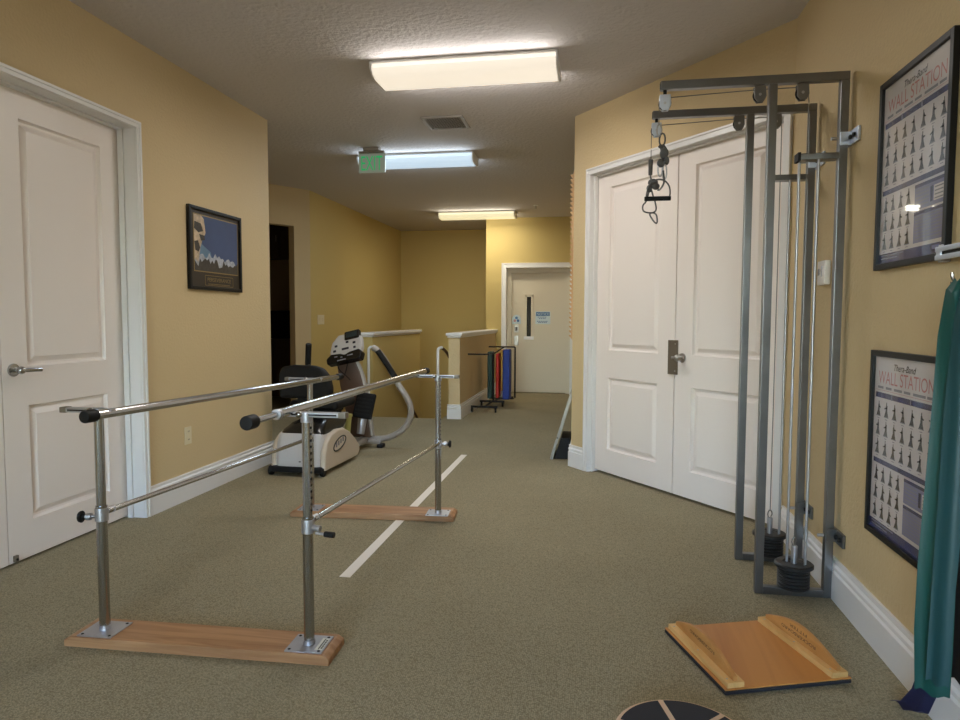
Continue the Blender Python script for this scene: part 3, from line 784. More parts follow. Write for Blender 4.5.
def knob(p, dirv, name='clamp_knob'):
    p = Vector(p); d = Vector(dirv).normalized()
    b = B(); b.cyl(p, p + d * .055, .007, 'steel', seg=12); b.cyl(p + d * .015, p + d * .035, .014, 'steel', seg=12, bevel=.002)
    o = b.obj(name, t)
    b = B(); b.cyl(p + d * .048, p + d * .062, .024, 'black', r2=.020, seg=18, bevel=.004); b.cyl(p + d * .04, p + d * .05, .012, 'black', seg=12); b.obj('grip', o)
knob((-1.884, 2.245, .488), (-1, -.25, 0)); knob((-.938, 4.012, .478), (1, .12, -.02))
b = B(); b.cyl((-1.016, 2.28, .485), (-.985, 2.275, .482), .011, 'steel', seg=12); b.cyl((-1.0, 2.268, .468), (-.93, 2.262, .466), .0055, 'steel', seg=10)
o = b.obj('clamp_lever', t)
b = B(); b.cyl((-.965, 2.265, .467), (-.925, 2.262, .466), .011, 'black', seg=12, bevel=.003); b.obj('grip', o)

b = B(); b.box((-1.212, 3.02, .0006), (-1.158, 5.99, .002), 'tape'); tag(b.obj('tape_strip'), 'long white tape line stuck on the green carpet', 'tape')
# ------------------------------------------------------------------ cable pulley frames on the right wall
def pulley_station(label, Y):
    t = thing('pulley_station', label, 'exercise frame', (.9, Y, 0), 'steel pulley frames on the right wall')
    h = .018; xf, xr = .728, 1.020
    b = B(); b.box((xf, Y - h, .0), (xf + .036, Y + h, 2.279), 'tube', .003); b.obj('front_post', t)
    b = B(); b.box((xr, Y - h, .0), (xr + .036, Y + h, 2.279), 'tube', .003); b.obj('rear_post', t)
    b = B(); b.box((.268, Y - h, 2.279), (xr + .036, Y + h, 2.317), 'tube', .003); b.box((.266, Y - .015, 2.283), (.270, Y + .015, 2.313), 'holes'); b.obj('top_beam', t)
    b = B(); b.box((xf + .036, Y - h, .0), (xr, Y + h, .034), 'tube', .003); b.obj('base_beam', t)
    for k, (x, m) in enumerate(((.288, 'bluesteel'), (.692, 'tube'), (.868, 'tube'))):
        zb = 2.262 if k == 0 else 2.279
        b = B()
        sh = [(x - .024, zb - .004), (x + .024, zb - .004), (x + .027, zb - .05), (x + .016, zb - .072), (x - .010, zb - .074), (x - .024, zb - .056)]
        for yy in (-.014, .010): b.prism(sh, Y + yy, Y + yy + .004, m, 'y', .001)
        b.cyl((x, Y - .016, zb - .042), (x, Y + .016, zb - .042), .006, 'steel', seg=12)
        if k == 0: b.cyl((x, Y, zb - .004), (x, Y, 2.279), .008, 'holes', seg=12)
        p = b.obj('pulley_housing', t)
        b = B(); b.lathe([(.006, -.007), (.028, -.007), (.024, 0), (.028, .007), (.006, .007)], (x, Y, zb - .042), 'black', 24, Matrix.Rotation(PI / 2, 3, 'X')); b.obj('sheave', p)
    cx = .897
    b = B()
    b.tube([(.264, Y, 2.134), (.264, Y, 2.215)], .0022, 'cableg', 6)
    b.tube([(.288, Y, 2.246), (.692, Y, 2.262)], .0022, 'cableg', 6)
    b.tube([(.692, Y, 2.262), (.868, Y, 2.262), (.892, Y, 2.245), (cx, Y, 2.2), (cx, Y, .27)], .0022, 'cableg', 6)
    b.obj('cable', t)
    for x, y in ((.872, .022), (.938, -.022)):
        b = B(); b.cyl((x, Y + y, .03), (x, Y + y, 1.968), .0065, 'steel', seg=12); b.obj('guide_rod', t)
    b = B(); b.box((.858, Y - .03, 1.945), (xr, Y + .03, 1.972), 'tube', .003); b.box((.852, Y - .032, 1.940), (.864, Y + .032, 1.977), 'black', .002); b.obj('rod_bracket', t)
    b = B()
    for k in range(6):
        z = .036 + k * .0155; b.lathe([(.02, z), (.064, z), (.069, z + .004), (.069, z + .0105), (.064, z + .0145), (.02, z + .0145)], (cx, Y, 0), 'plate', 30)
    b.lathe([(.02, .130), (.078, .130), (.083, .135), (.083, .146), (.077, .151), (.05, .151), (.046, .146), (.022, .146)], (cx, Y, 0), 'plate', 32)
    wo = b.obj('weight_stack', t)
    b = B(); b.cyl((cx, Y, .145), (cx, Y, .228), .0135, 'steel', seg=16, bevel=.003); b.tube([(cx - .008, Y, .228), (cx - .012, Y, .25), (cx, Y, .272), (cx + .012, Y, .25), (cx + .004, Y, .232)], .003, 'cableg', 8, 1); b.obj('cable_hook', wo)
    for z, m in ((2.03, 'bluesteel'), (.29, 'tube')):
        b = B()
        b.box((1.060, Y - .115, z - .030), (1.0715, Y + .03, z + .030), m, .002)
        b.box((1.022, Y - .028, z - .028), (1.062, Y - .018, z + .028), m, .002)
        for yy in (-.085, -.045): b.cyl((1.050, Y + yy, z), (1.059, Y + yy, z), .010, 'holes', seg=12)
        b.cyl((.985, Y - .023, z), (1.012, Y - .023, z), .007, 'steel', seg=10)
        b.obj('wall_bracket', t)
    return t
pulley_station('nearer steel pulley frame with black weight stack bolted to the right wall', 3.191)
pulley_station('farther steel pulley frame standing just before the double doors', 3.630)

def carabiner(b, c, w, h, a=0.0, m='steel', r=.0035):
    pts = [(math.sin(2 * PI * k / 14) * w, math.cos(2 * PI * k / 14) * h) for k in range(14)]
    b.tube([(c[0] + x * math.cos(a) , c[1] + x * math.sin(a), c[2] + z) for x, z in pts], r, m, 8, closed=True)
# handle on the near cable
Y = 3.191
t = thing('cable_handle', 'black stirrup handle with straight grip bar hanging from the nearer pulley frame', 'handle', (.264, Y - .01, 2.12), 'handles hanging from the pulley cables')
b = B(); carabiner(b, (.266, Y, 2.104), .012, .026, .4); carabiner(b, (.280, Y, 2.062), .014, .028, -.5, 'strap', .004); b.obj('snap_hook', t)
b = B()
b.tube([(.285, Y, 2.04), (.302, Y - .01, 2.01), (.296, Y - .014, 1.975), (.276, Y - .012, 1.985), (.282, Y - .01, 2.02), (.266, Y - .012, 2.035)], .008, 'strap', 8, 2, flat=(.010, .004))
b.ell((.289, Y - .01, 2.0), (.020, .014, .022), 'strap', 14, 10); b.ell((.275, Y - .012, 1.955), (.018, .014, .02), 'strap', 14, 10); b.ell((.30, Y - .01, 1.965), (.012, .012, .02), 'strap', 12, 8)
b.obj('webbing_knot', t)
b = B(); carabiner(b, (.272, Y - .012, 1.925), .010, .03, .2); carabiner(b, (.292, Y - .012, 1.915), .009, .035, -.4); b.obj('ring', t)
b = B()
b.tube([(.316, Y - .012, 1.800), (.319, Y - .012, 1.83), (.312, Y - .012, 1.858), (.292, Y - .012, 1.879), (.262, Y - .012, 1.884), (.236, Y - .012, 1.872), (.218, Y - .012, 1.84), (.212, Y - .012, 1.80)], .0045, 'strap', 8, 2, flat=(.0085, .0035))
b.obj('stirrup', t)
b = B(); b.cyl((.205, Y - .012, 1.797), (.322, Y - .012, 1.797), .0105, 'black', seg=16, bevel=.003); b.obj('grip_bar', t)
b = B(); b.tube([(.285, Y - .02, 1.92), (.292, Y - .022, 1.87), (.279, Y - .024, 1.842), (.262, Y - .022, 1.828), (.268, Y - .022, 1.838)], .004, 'strap', 8, 1); b.obj('loose_cord', t)
# handle on the far cable
Y = 3.630
t = thing('cable_handle', 'tangled grey webbing loop hanging from the farther pulley frame', 'handle', (.262, Y - .01, 2.12), 'handles hanging from the pulley cables')
b = B(); b.tube([(.264, Y, 2.125), (.263, Y, 2.02)], .0022, 'cableg', 6); b.cyl((.263, Y, 2.075), (.262, Y, 1.995), .0125, 'strap', r2=.010, seg=14, bevel=.003); b.obj('snap_hook', t)
b = B()
b.tube([(.262, Y - .004, 1.99), (.268, Y - .01, 1.96), (.255, Y - .01, 1.93), (.27, Y - .01, 1.91)], .01, 'strap', 8, 2, flat=(.013, .004))
b.ell((.275, Y - .01, 1.955), (.026, .014, .02), 'strap', 14, 10); b.ell((.290, Y - .01, 1.935), (.020, .013, .018), 'strap', 14, 10); b.ell((.258, Y - .01, 1.925), (.015, .012, .02), 'strap', 12, 8)
b.obj('webbing_knot', t)
b = B()
b.tube([(.262, Y - .01, 1.925), (.250, Y - .01, 1.89), (.242, Y - .01, 1.855), (.225, Y - .01, 1.842), (.226, Y - .01, 1.812), (.246, Y - .01, 1.802), (.280, Y - .01, 1.800), (.296, Y - .01, 1.815), (.290, Y - .01, 1.85), (.277, Y - .01, 1.885), (.268, Y - .01, 1.92)], .005, 'strap', 8, 2, closed=True, flat=(.010, .004))
b.obj('webbing_loop', t)
b = B(); b.tube([(.256, Y - .012, 1.80), (.276, Y - .012, 1.765), (.296, Y - .012, 1.742), (.302, Y - .012, 1.758), (.294, Y - .012, 1.80)], .004, 'strap', 8, 2, closed=True); b.obj('pull_ring', t)

# ------------------------------------------------------------------ rocker board (lying upside down on the carpet)
ru = Vector((.444, .158, 0)).normalized(); rv = Vector((-.158, .444, 0)).normalized()
TRB = frame((.437, 2.266), ru, rv)
t = thing('rocker_board', 'orange wood rocker board lying runners up on the carpet', 'rocker board', (.437, 2.266, 0))
b = B(); b.T = TRB; b.box((0, 0, .002), (.472, .460, .017), 'grip', .005); b.obj('underside', t)
b = B(); b.T = TRB; b.box((.001, .001, .0172), (.471, .459, .023), 'maple', .002); b.obj('deck', t)
arc = lambda n=20: [(.012 + .42 * k / n, .058 + .050 * math.sin(PI * k / n)) for k in range(n + 1)]
for x in (.010, .398):
    b = B(); b.T = TRB; b.box((x, .004, .0232), (x + .062, .448, .043), 'birch', .002)
    for y in (.03, .23, .42): b.cyl((x + .012, y, .0425), (x + .012, y, .0434), .004, 'nickel', seg=10)
    s = b.obj('runner_base', t)
    b = B(); b.T = TRB
    b.prism([(.012, .0432)] + [(y, z) for y, z in arc()] + [(.432, .0432)], x + .024, x + .039, 'shadedwood', 'x', .0015)
    b.T = None
    # burnt lettering on the faces that look left, upside down like the board itself
    def lett(s_, y, z, size, wd): b.text(s_, TRB @ Vector((x + .0234, y, z)), rv, (0, 0, -1), size, 'burn', 0.0, width=wd, align='C')
    if x > .2: lett('FITTER', .225, .094, .016, .10); lett('ROCKERBOARD', .225, .073, .017, .20)
    else: lett('ROCKERBOARD', .225, .082, .017, .18)
    b.obj('rocker', t)

# ------------------------------------------------------------------ wobble board at the bottom edge
c = Vector((.258, 1.910)); t = thing('wobble_board', 'round black-topped wobble board with pale wooden cross strips', 'wobble board', (c.x, c.y, 0))
b = B(); b.lathe([(.02, .050), (.185, .050), (.195, .054), (.195, .062), (.188, .066), (.02, .066)], (c.x, c.y, 0), 'kraft', 56); d = b.obj('disc', t)
b = B(); b.lathe([(.01, .001), (.05, .004), (.085, .018), (.10, .034), (.10, .0498), (.01, .0498)], (c.x, c.y, 0), 'black', 32); b.obj('dome', t)
A0 = math.radians(105)
for k in range(6):
    a0, a1 = A0 + k * PI / 3, A0 + (k + 1) * PI / 3
    g = .009; R0 = .181
    pts = []
    e = math.asin(g / R0)
    for q in range(15): a = a0 + e + (a1 - a0 - 2 * e) * q / 14; pts.append((c.x + R0 * math.cos(a), c.y + R0 * math.sin(a)))
    m_ = (a0 + a1) / 2; pts.append((c.x + g * 2 * math.cos(m_), c.y + g * 2 * math.sin(m_)))
    b = B(); b.prism(pts, .0662, .0685, 'grip', 'z'); b.obj('grip_pad', d)

# ------------------------------------------------------------------ bands on the hook at the right edge
t = thing('wall_hook_bar', 'steel hook bar on the right wall at the corner of the upper chart', 'hook', (XR, 2.27, 1.45))
b = B(); b.box((1.040, 2.02, 1.436), (1.046, 2.335, 1.452), 'bluesteel', .002); b.box((1.040, 2.02, 1.462), (1.046, 2.335, 1.478), 'bluesteel', .002); b.box((1.041, 2.30, 1.438), (1.0455, 2.33, 1.476), 'bluesteel', .002); b.box((1.0465, 2.02, 1.446), (1.052, 2.33, 1.468), 'holes'); b.obj('rail', t)
b = B()
for y in (2.05, 2.315):
    b = B(); b.box((1.046, y - .012, 1.43), (1.0725, y + .012, 1.484), 'steel', .002); b.obj('standoff', t)
b = B(); b.tube([(1.043, 2.10, 1.446), (1.042, 2.10, 1.40), (1.035, 2.10, 1.365), (1.005, 2.10, 1.345), (.985, 2.10, 1.365), (.982, 2.10, 1.385)], .005, 'chrome', 10, 2); b.obj('hook', t)
def band(name, label, levels, m, folds, amp, th=.0012):
    # levels: (z, x0, y0, x1, y1) – left and right edges; the sheet is pleated across
    rows = []
    n = folds * 6
    lv = []
    for (a, b_) in zip(levels, levels[1:]):
        for q in range(6): f = q / 6; lv.append([a[i] * (1 - f) + b_[i] * f for i in range(5)])
    lv.append(list(levels[-1]))
    for (z, x0, y0, x1, y1) in lv:
        w = math.hypot(x1 - x0, y1 - y0); nx, ny = -(y1 - y0) / max(w, 1e-6), (x1 - x0) / max(w, 1e-6)
        row = []
        for k in range(n + 1):
            f = k / n; a = amp * min(1, w / .05) * math.sin(2 * PI * folds * f + z * 1.3) * (1 + .3 * math.sin(5 * z + 3 * f))
            row.append((x0 + (x1 - x0) * f + nx * a, y0 + (y1 - y0) * f + ny * a, z + .006 * math.sin(9 * f + z)))
        rows.append(row)
    b = B(); b.grid(rows, m, th); return tag(b.obj(name, angle=60), label, 'exercise band', 'exercise bands on the wall hook')
band('exercise_band', 'long teal exercise band hanging in a broad fold from the wall hook',
     [(1.362, .985, 2.09, 1.000, 2.075), (1.33, .962, 2.09, 1.003, 2.06), (1.20, .946, 2.085, 1.018, 2.05), (1.02, .938, 2.08, 1.028, 2.045), (.80, .927, 2.075, 1.014, 2.04), (.55, .914, 2.07, .998, 2.035), (.36, .911, 2.068, .996, 2.03), (.185, .918, 2.065, .994, 2.03)], 'teal', 1, .010)
band('exercise_band', 'second blue green band strip folded in front of the teal one',
     [(1.350, .990, 2.060, 1.000, 2.050), (1.25, .968, 2.05, 1.000, 2.02), (1.0, .950, 2.040, 1.004, 2.006), (.75, .940, 2.030, .988, 1.996), (.5, .930, 2.022, .974, 1.988), (.24, .922, 2.016, .966, 1.98)], 'tealdark', 1, .006)
band('exercise_band', 'dark navy band whose end trails on the carpet behind the teal band',
     [(1.355, .992, 2.125, 1.005, 2.12), (1.1, .975, 2.135, 1.01, 2.12), (.6, .975, 2.16, 1.02, 2.14), (.2, .992, 2.20, 1.035, 2.165), (.10, .985, 2.235, 1.035, 2.19), (.03, .975, 2.285, 1.03, 2.22), (.006, .965, 2.33, 1.01, 2.27)], 'navy', 1, .006)
band('exercise_band', 'black band hanging nearest the right edge by the baseboard',
     [(1.36, 1.020, 2.12, 1.024, 2.11), (.9, 1.038, 2.12, 1.062, 2.08), (.5, 1.040, 2.125, 1.066, 2.07), (.20, 1.040, 2.125, 1.066, 2.07)], 'black', 1, .002)

# ------------------------------------------------------------------ hall: finger ladder, leaning board, mat rack
t = thing('finger_ladder', 'notched wooden finger ladder on the hall wall beyond the double doors', 'finger ladder', (-.2, 6.08, 1.06))
b = B(); b.box((-.216, 6.02, 1.06), (-.2005, 6.14, 2.55), 'ladderwood', .003); b.obj('back_board', t)
b = B()
pts = [(-.2162, 1.07)]
n = 36
for k in range(n):
    z = 1.08 + k * (1.45 / n); h = 1.45 / n
    pts += [(-.228, z), (-.246, z + h * .55), (-.246, z + h * .72), (-.226, z + h * .74)]
pts += [(-.2162, 2.54)]
b.prism([(p[0], p[1]) for p in pts], 6.045, 6.115, 'ladderwood', 'y'); b.obj('rungs', t)
for z in (1.09, 1.8, 2.52):
    b = B(); b.cyl((-.2195, 6.13, z), (-.2155, 6.13, z), .006, 'nickel', seg=12); b.obj('mounting_screw', t)

t = thing('leaning_board', 'grey-edged black folding board leaning on the hall wall below the finger ladder', 'board', (-.33, 6.0, 0))
b = B()
dv = Vector((.176, 0, .60)); dn = Vector((.60, 0, -.176)).normalized()
p0 = Vector((-.400, 5.955, .0))
def slab(b, s0, s1, y0, y1, d0, d1, m, bev=.004):
    L_ = dv.normalized(); c = p0 + L_ * ((s0 + s1) / 2) + dn * ((d0 + d1) / 2) + Vector((0, (y0 + y1) / 2, 0))
    b.obox(c, L_ * ((s1 - s0) / 2), Vector((0, (y1 - y0) / 2, 0)), dn * ((d1 - d0) / 2), m, bev)
slab(b, .012, .61, 0, .42, .004, .018, 'black'); b.obj('panel', t)
b = B(); slab(b, .006, .20, -.008, .0, 0, .026, 'alu', .002); slab(b, .21, .62, -.008, .0, 0, .03, 'alu', .003); slab(b, .006, .62, .42, .428, 0, .026, 'alu', .002); slab(b, .606, .622, 0, .42, .0, .026, 'alu', .002); b.obj('edge_frame', t)
b = B(); b.prism([(-.360, .002), (-.222, .002), (-.222, .19), (-.303, .19)], 5.965, 6.36, 'black', 'y', .004); tag(b.obj('foam_block'), 'black block tucked under the leaning board against the hall wall', 'block')

t = thing('mat_rack', 'black wheeled rack with two floor bars beside the half wall', 'rack', (-1.45, 9.3, 0))
rx = [(-1.66, -1.29, 8.80), (-1.635, -1.28, 9.42)]
for xa, xb, y in rx:
    b = B(); b.box((xa, y - .015, .062), (xb, y + .015, .088), 'black', .003); o = b.obj('floor_bar', t)
    for x in (xa + .025, xb - .025):
        b = B(); b.cyl((x - .011, y, .030), (x + .011, y, .030), .0295, 'black', seg=18, bevel=.004); b.box((x - .014, y - .012, .035), (x + .014, y + .012, .064), 'black', .003); b.obj('caster', o)
b = B(); b.tube([(-1.475, 8.80, .075), (-1.455, 9.42, .075)], .012, 'black', 8); b.tube([(-1.455, 9.42, .075), (-1.36, 9.98, .075), (-1.22, 9.98, .075)], .012, 'black', 8); b.obj('spine', t)
b = B(); b.cyl((-1.44, 9.42, .088), (-1.44, 9.42, .75), .013, 'black', seg=14); b.obj('post', t)
b = B(); b.cyl((-1.20, 9.98, .065), (-1.20, 9.98, .83), .012, 'black', seg=14); b.cyl((-1.6, 9.98, .83), (-1.20, 9.98, .83), .011, 'black', seg=14); b.obj('rear_post', t)
b = B(); b.box((-1.655, 8.60, .778), (-1.37, 8.622, .798), 'black', .003); b.cyl((-1.44, 8.61, .785), (-1.44, 9.42, .755), .010, 'black', seg=14); b.obj('hanging_arm', t)
b = B(); b.cyl((-1.44, 9.42, .755), (-1.36, 9.98, .83), .010, 'black', seg=12); b.obj('top_tube', t)
def hangmat(label, x0, x1, y, z0, z1, m, th=.05):
    b = B(); b.box((x0, y - th / 2, z0), (x1, y + th / 2, z1), m, .014, 3); tag(b.obj('exercise_mat'), label, 'mat', 'folded mats on the rack')
hangmat('dark green folded mat leftmost on the rack', -1.545, -1.475, 9.62, .10, .775, 'matgreen', .22)
hangmat('red folded mat between the green and ochre ones', -1.424, -1.378, 9.62, .11, .752, 'matred', .22)
hangmat('ochre folded mat beside the red one on the rack', -1.372, -1.338, 9.75, .20, .80, 'matyellow', .2)
hangmat('royal blue folded mat on the right of the rack', -1.322, -1.222, 9.62, .09, .81, 'matblue', .22)
b = B(); b.box((-1.412, 9.78, .09), (-1.35, 9.87, .195), 'matwhite', .012); tag(b.obj('foam_roll'), 'small pale foam piece low behind the red mat', 'foam roll')
b = B(); b.box((-1.60, 9.90, .052), (-1.21, 9.97, .067), 'black', .003); o = b.obj('rack_shelf', t)

# ------------------------------------------------------------------ stair hand rails
for nm, x in (('hand rail with white upright along the left half wall', -2.745), ('hand rail with white upright along the right half wall', -1.865)):
    t = thing('stair_handrail', nm, 'hand rail', (x, 8.2, 0), 'stair hand rails')
    xx = x - .09 if x < -2.5 else x - .072
    b = B(); yv = 8.10
    b.tube([(xx, yv, .001), (xx, yv, .80), (xx, yv, .865), (xx + .015, yv + .02, .888), (xx + .04, yv + .06, .89)], .017, 'winfr', 12, 2); b.obj('upright', t)
    b = B(); b.tube([(xx + .03, yv + .06, .89), (xx + .06, yv + .20, .84), (xx + .075, yv + .55, .65), (xx + .075, yv + 2.2, -.40)], .019, 'railwood', 12, 2); b.obj('rail', t)
# ------------------------------------------------------------------ recumbent stepper
t = thing('recumbent_stepper', 'pale grey recumbent exercise machine beyond the parallel bars', 'exercise machine', (-2.28, 5.5, 0))
b = B(); b.box((-2.535, 4.905, .030), (-2.105, 4.965, .080), 'black', .012); o = b.obj('rear_foot_bar', t)
for x in (-2.548, -2.112):
    b = B(); b.cyl((x - .016, 4.945, .0385), (x + .016, 4.945, .0385), .038, 'black', seg=22, bevel=.006); b.cyl((x - .018, 4.945, .0385), (x + .018, 4.945, .0385), .014, 'darkslot', seg=14); b.obj('wheel', o)
def loft(b, secs, m):   # stacked rounded-rectangle sections (z, x0, x1, y0, y1, r)
    rows = []
    for z, x0, x1, y0, y1, r in secs:
        row = []
        for cx, cy, a0 in ((x1 - r, y1 - r, 0), (x0 + r, y1 - r, 90), (x0 + r, y0 + r, 180), (x1 - r, y0 + r, 270)):
            for k in range(5):
                a = math.radians(a0 + 22.5 * k); row.append((cx + r * math.cos(a), cy + r * math.sin(a), z))
        row.append(row[0]); rows.append(row)
    t_ = bmesh.new(); V = []
    for r in rows: V.append([t_.verts.new(p) for p in r[:-1]])
    n = len(V[0])
    for a, c in zip(V, V[1:]):
        for k in range(n): t_.faces.new((a[k], a[(k + 1) % n], c[(k + 1) % n], c[k]))
    t_.faces.new(V[0][::-1]); t_.faces.new(V[-1])
    bmesh.ops.recalc_face_normals(t_, faces=t_.faces)
    b._merge(t_, m)
b = B(); loft(b, [(.055, -2.50, -2.13, 4.93, 5.70, .05), (.075, -2.515, -2.118, 4.915, 5.70, .06), (.16, -2.52, -2.115, 4.92, 5.66, .06), (.24, -2.515, -2.115, 4.935, 5.56, .06), (.31, -2.505, -2.12, 4.95, 5.46, .06), (.335, -2.49, -2.13, 4.965, 5.42, .06)], 'plasticgrey')
h = b.obj('housing', t)
b = B(); b.box((-2.30, 4.912, .115), (-2.285, 4.922, .123), 'darkslot'); b.box((-2.265, 4.912, .112), (-2.235, 4.922, .126), 'darkslot'); b.obj('badge', h)
b = B(); loft(b, [(.325, -2.495, -2.125, 4.962, 5.46, .06), (.36, -2.475, -2.13, 4.975, 5.56, .07), (.405, -2.43, -2.14, 5.02, 5.60, .08), (.435, -2.37, -2.16, 5.09, 5.56, .08), (.445, -2.33, -2.19, 5.15, 5.5, .06)], 'blackgloss'); b.obj('top_cover', t)
pf = [(4.925, .045), (5.30, .035), (5.66, .03), (5.72, .07), (5.70, .13), (5.60, .20), (5.47, .28), (5.34, .328), (5.20, .340), (5.07, .32), (4.98, .27), (4.935, .18)]
for x0, x1 in ((-2.135, -2.085), (-2.545, -2.50)):
    b = B(); b.prism(pf, x0, x1, 'plasticbeige', 'x', .018, 3); s = b.obj('side_cover', t)
    if x0 > -2.3:
        b = B()
        el = lambda ra, rz: [(x1 + .001, 5.23 + ra * math.cos(a) * .97 + rz * math.sin(a) * .35, .218 + rz * math.sin(a) + ra * math.cos(a) * .10) for a in [2 * PI * k / 28 for k in range(28)]]
        b.tube(el(.135, .050), .006, 'darkslot', 6, closed=True)
        for k in range(4): b.box((x1 - .002, 5.145 + .048 * k, .196 + .008 * k), (x1 + .002, 5.175 + .048 * k, .236 + .008 * k), 'midink', .002)
        b.obj('oval_badge', s)
b = B(); b.box((-2.25, 5.66, .05), (-2.17, 6.35, .11), 'armgrey', .02)
b.obj('spine', t)
b = B(); b.box((-2.30, 6.16, .035), (-2.04, 6.24, .085), 'armgrey', .016); o = b.obj('front_foot_bar', t)
for x in (-2.29, -2.05):
    b = B(); b.box((x - .03, 6.15, .001), (x + .03, 6.25, .036), 'black', .01); b.obj('rubber_foot', o)
# seat
b = B(); b.cyl((-2.32, 5.42, .40), (-2.32, 5.42, .50), .06, 'black'); b.box((-2.42, 5.30, .44), (-2.20, 5.62, .48), 'black', .01); b.obj('seat_post', t)
b = B(); b.box((-2.55, 5.26, .478), (-2.12, 5.72, .56), 'blackpad', .035, 4); b.obj('seat_cushion', t)
sb = [(-2.60, .585), (-2.605, .78), (-2.575, .845), (-2.48, .862), (-2.30, .858), (-2.22, .835), (-2.165, .77), (-2.14, .66), (-2.16, .585)]
b = B(); b.prism(sb, 5.19, 5.275, 'blackpad', 'y', .026, 4); s = b.obj('backrest', t)
b = B(); b.box((-2.45, 5.22, .53), (-2.30, 5.25, .60), 'black', .006); b.obj('back_bracket', s)
# column, console
b = B()
b.prism([(-2.13, .10), (-2.33, .10), (-2.44, .60), (-2.47, .80), (-2.40, .86), (-2.29, .86), (-2.235, .74), (-2.195, .58)], 6.13, 6.24, 'column', 'y', .02, 3); cm = b.obj('column', t)
b = B(); b.tube([(-2.125, 6.17, .12), (-2.19, 6.17, .58), (-2.235, 6.17, .745), (-2.30, 6.17, .87)], .022, 'armgrey', 10, 2, flat=(.03, .022)); b.obj('column_edge', cm)
ca = math.radians(-14); tilt = math.radians(24)
TC = Matrix.Translation((-2.36, 6.10, .965)) @ Matrix.Rotation(math.radians(-12), 4, 'Z') @ Matrix.Rotation(-tilt, 4, 'X') @ Matrix.Rotation(-ca * -1, 4, 'Y')
def cp(b, lo, hi, m, bev): b.T = TC; b.box(lo, hi, m, bev, 3)
b = B(); b.T = TC
b.prism([(-.155, -.08), (.155, -.08), (.175, -.02), (.165, .09), (.10, .15), (-.08, .15), (-.15, .08), (-.17, -.02)], -.012, .05, 'plasticgrey', 'y', .014, 3); co = b.obj('console', t)
b = B(); b.T = TC; b.prism([(-.19, -.145), (.165, -.15), (.185, -.08), (.15, -.045), (.05, -.055), (.0, -.075), (-.05, -.055), (-.15, -.045), (-.20, -.085)], -.03, .05, 'blackgloss', 'y', .014, 3); tr = b.obj('tray', co)
b = B(); b.T = TC
for x, z, w in ((-.09, -.085, .03), (-.03, -.10, .02), (.06, -.095, .06), (-.03, -.128, .09)): b.box((x - w / 2, -.034, z - .006), (x + w / 2, -.028, z + .006), 'midink', .002)
b.obj('key', tr)
b = B(); b.T = TC; b.box((-.01, -.022, .075), (.15, .03, .165), 'blackgloss', .012, 3); b.box((.01, -.0235, .095), (.13, -.021, .15), 'screen', .001); b.obj('display', co)
for x, z, w in ((-.10, .035, .03), (-.115, -.015, .03), (.095, .035, .03), (.10, -.015, .025), (-.0, -.01, .075), (.02, .055, .03)):
    b = B(); b.T = TC; b.box((x - w / 2, -.018, z - .011), (x + w / 2, -.010, z + .011), 'greyink', .003); b.obj('button', co)
b = B(); b.tube([(-2.43, 6.05, .84), (-2.42, 6.06, .76), (-2.36, 6.10, .70), (-2.32, 6.10, .66)], .004, 'black', 6, 2); b.tube([(-2.33, 6.06, .82), (-2.36, 6.09, .74), (-2.39, 6.10, .68)], .004, 'black', 6, 2); b.obj('cord', co)
# pedals, lever
for x, y in ((-2.150, 6.02), (-2.44, 5.96)):
    b = B(); b.T = Matrix.Translation((x, y, .43)) @ Matrix.Rotation(math.radians(7), 4, 'Y') @ Matrix.Rotation(math.radians(-18), 4, 'X')
    b.box((-.095, -.02, -.125), (.095, .02, .12), 'blackpad', .016, 3)
    for k in range(6): b.box((-.075, -.024, -.095 + k * .036), (.075, -.019, -.082 + k * .036), 'black', .002)
    p = b.obj('pedal', t)
    b = B(); b.cyl((x - .02, y + .01, .33), (x - .035, y - .02, .16), .042, 'steel', r2=.036, seg=18, bevel=.004); b.obj('pedal_arm', p)
b = B(); b.cyl((-2.245, 5.86, .345), (-2.255, 5.84, .20), .026, 'lever', r2=.030, seg=18, bevel=.004); b.cyl((-2.244, 5.86, .345), (-2.243, 5.86, .37), .034, 'lever', seg=18, bevel=.005); b.obj('adjust_lever', t)
# swing arms with black grips
arm_p = [(-2.23, .085), (-2.02, .08), (-1.88, .135), (-1.775, .235), (-1.735, .37), (-1.775, .49), (-1.85, .60), (-1.915, .72), (-1.985, .86), (-2.06, .955), (-2.10, .972)]
b = B(); b.tube([(x, 6.2 - .12 * max(0, z - .3), z) for x, z in arm_p], .03, 'armgrey', 14, 2, flat=(.024, .030)); o = b.obj('swing_arm', t)
b = B(); b.tube([(-2.045, 6.10, .945), (-1.96, 6.11, .82), (-1.872, 6.12, .685)], .027, 'black', 14, 1); b.obj('grip', o)
b = B(); b.tube([(-2.50, 5.95, .30), (-2.56, 5.80, .5), (-2.53, 5.62, .70), (-2.475, 5.5, .86)], .022, 'armgrey', 12, 2); o = b.obj('swing_arm', t)
b = B(); b.cyl((-2.482, 5.51, .84), (-2.455, 5.47, 1.03), .026, 'black', seg=18, bevel=.008); b.obj('grip', o)

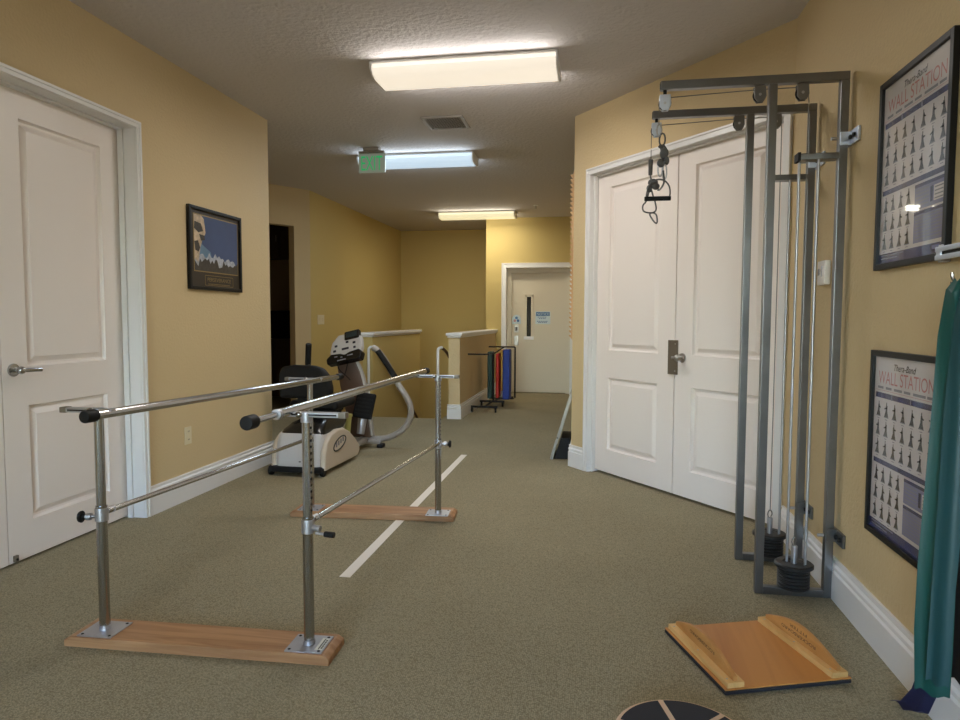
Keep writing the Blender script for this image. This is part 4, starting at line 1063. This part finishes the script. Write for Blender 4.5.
# ------------------------------------------------------------------ light, sky, camera
w = bpy.data.worlds.new('World'); bpy.context.scene.world = w; w.use_nodes = True
nt = w.node_tree; bg = nt.nodes['Background']
sk = nt.nodes.new('ShaderNodeTexSky'); sk.sky_type = 'NISHITA'; sk.sun_disc = False
sk.sun_elevation = math.radians(40); sk.sun_rotation = math.radians(40); sk.air_density = 1.0; sk.dust_density = 1.0
tcw = nt.nodes.new('ShaderNodeTexCoord'); sp = nt.nodes.new('ShaderNodeSeparateXYZ'); nt.links.new(tcw.outputs['Generated'], sp.inputs[0])
lt = nt.nodes.new('ShaderNodeMath'); lt.operation = 'LESS_THAN'; lt.inputs[1].default_value = 0.0; nt.links.new(sp.outputs['Z'], lt.inputs[0])
mxw = nt.nodes.new('ShaderNodeMixRGB'); nt.links.new(lt.outputs[0], mxw.inputs['Fac']); nt.links.new(sk.outputs[0], mxw.inputs['Color1'])
mxw.inputs['Color2'].default_value = GROUND_GLOW          # unseen glow below the horizon, added to light the ceiling through the window
nt.links.new(mxw.outputs[0], bg.inputs['Color']); bg.inputs['Strength'].default_value = SKY

cam = bpy.data.cameras.new('Camera'); co = bpy.data.objects.new('Camera', cam); C.objects.link(co)
cam.sensor_width = 36; cam.sensor_fit = 'HORIZONTAL'; cam.lens = 671.53 / 960 * 36; cam.clip_start = .05; cam.clip_end = 100
yaw, pitch, roll = math.radians(9.8498), math.radians(3.5163), math.radians(.1968)
fw = Vector((-math.sin(yaw) * math.cos(pitch), math.cos(yaw) * math.cos(pitch), -math.sin(pitch)))
rt = Vector((math.cos(yaw), math.sin(yaw), 0)); up = rt.cross(fw)
r2 = rt * math.cos(roll) + up * math.sin(roll); u2 = up * math.cos(roll) - rt * math.sin(roll)
mm = Matrix((r2, u2, -fw)).transposed().to_4x4(); mm.translation = (0, 0, 1.25)
co.matrix_world = mm
sc = bpy.context.scene; sc.camera = co
sc.view_settings.view_transform = 'Standard'; sc.view_settings.look = 'None'
sc.view_settings.exposure = EXPO; sc.view_settings.gamma = 1.0; sc.view_settings.use_curve_mapping = False
sc.cycles.max_bounces = 10; sc.cycles.diffuse_bounces = 6; sc.cycles.glossy_bounces = 5
sc.cycles.sample_clamp_indirect = 6.0; sc.cycles.use_denoising = True
for o in bpy.data.objects:
    if '_o' in o: del o['_o']
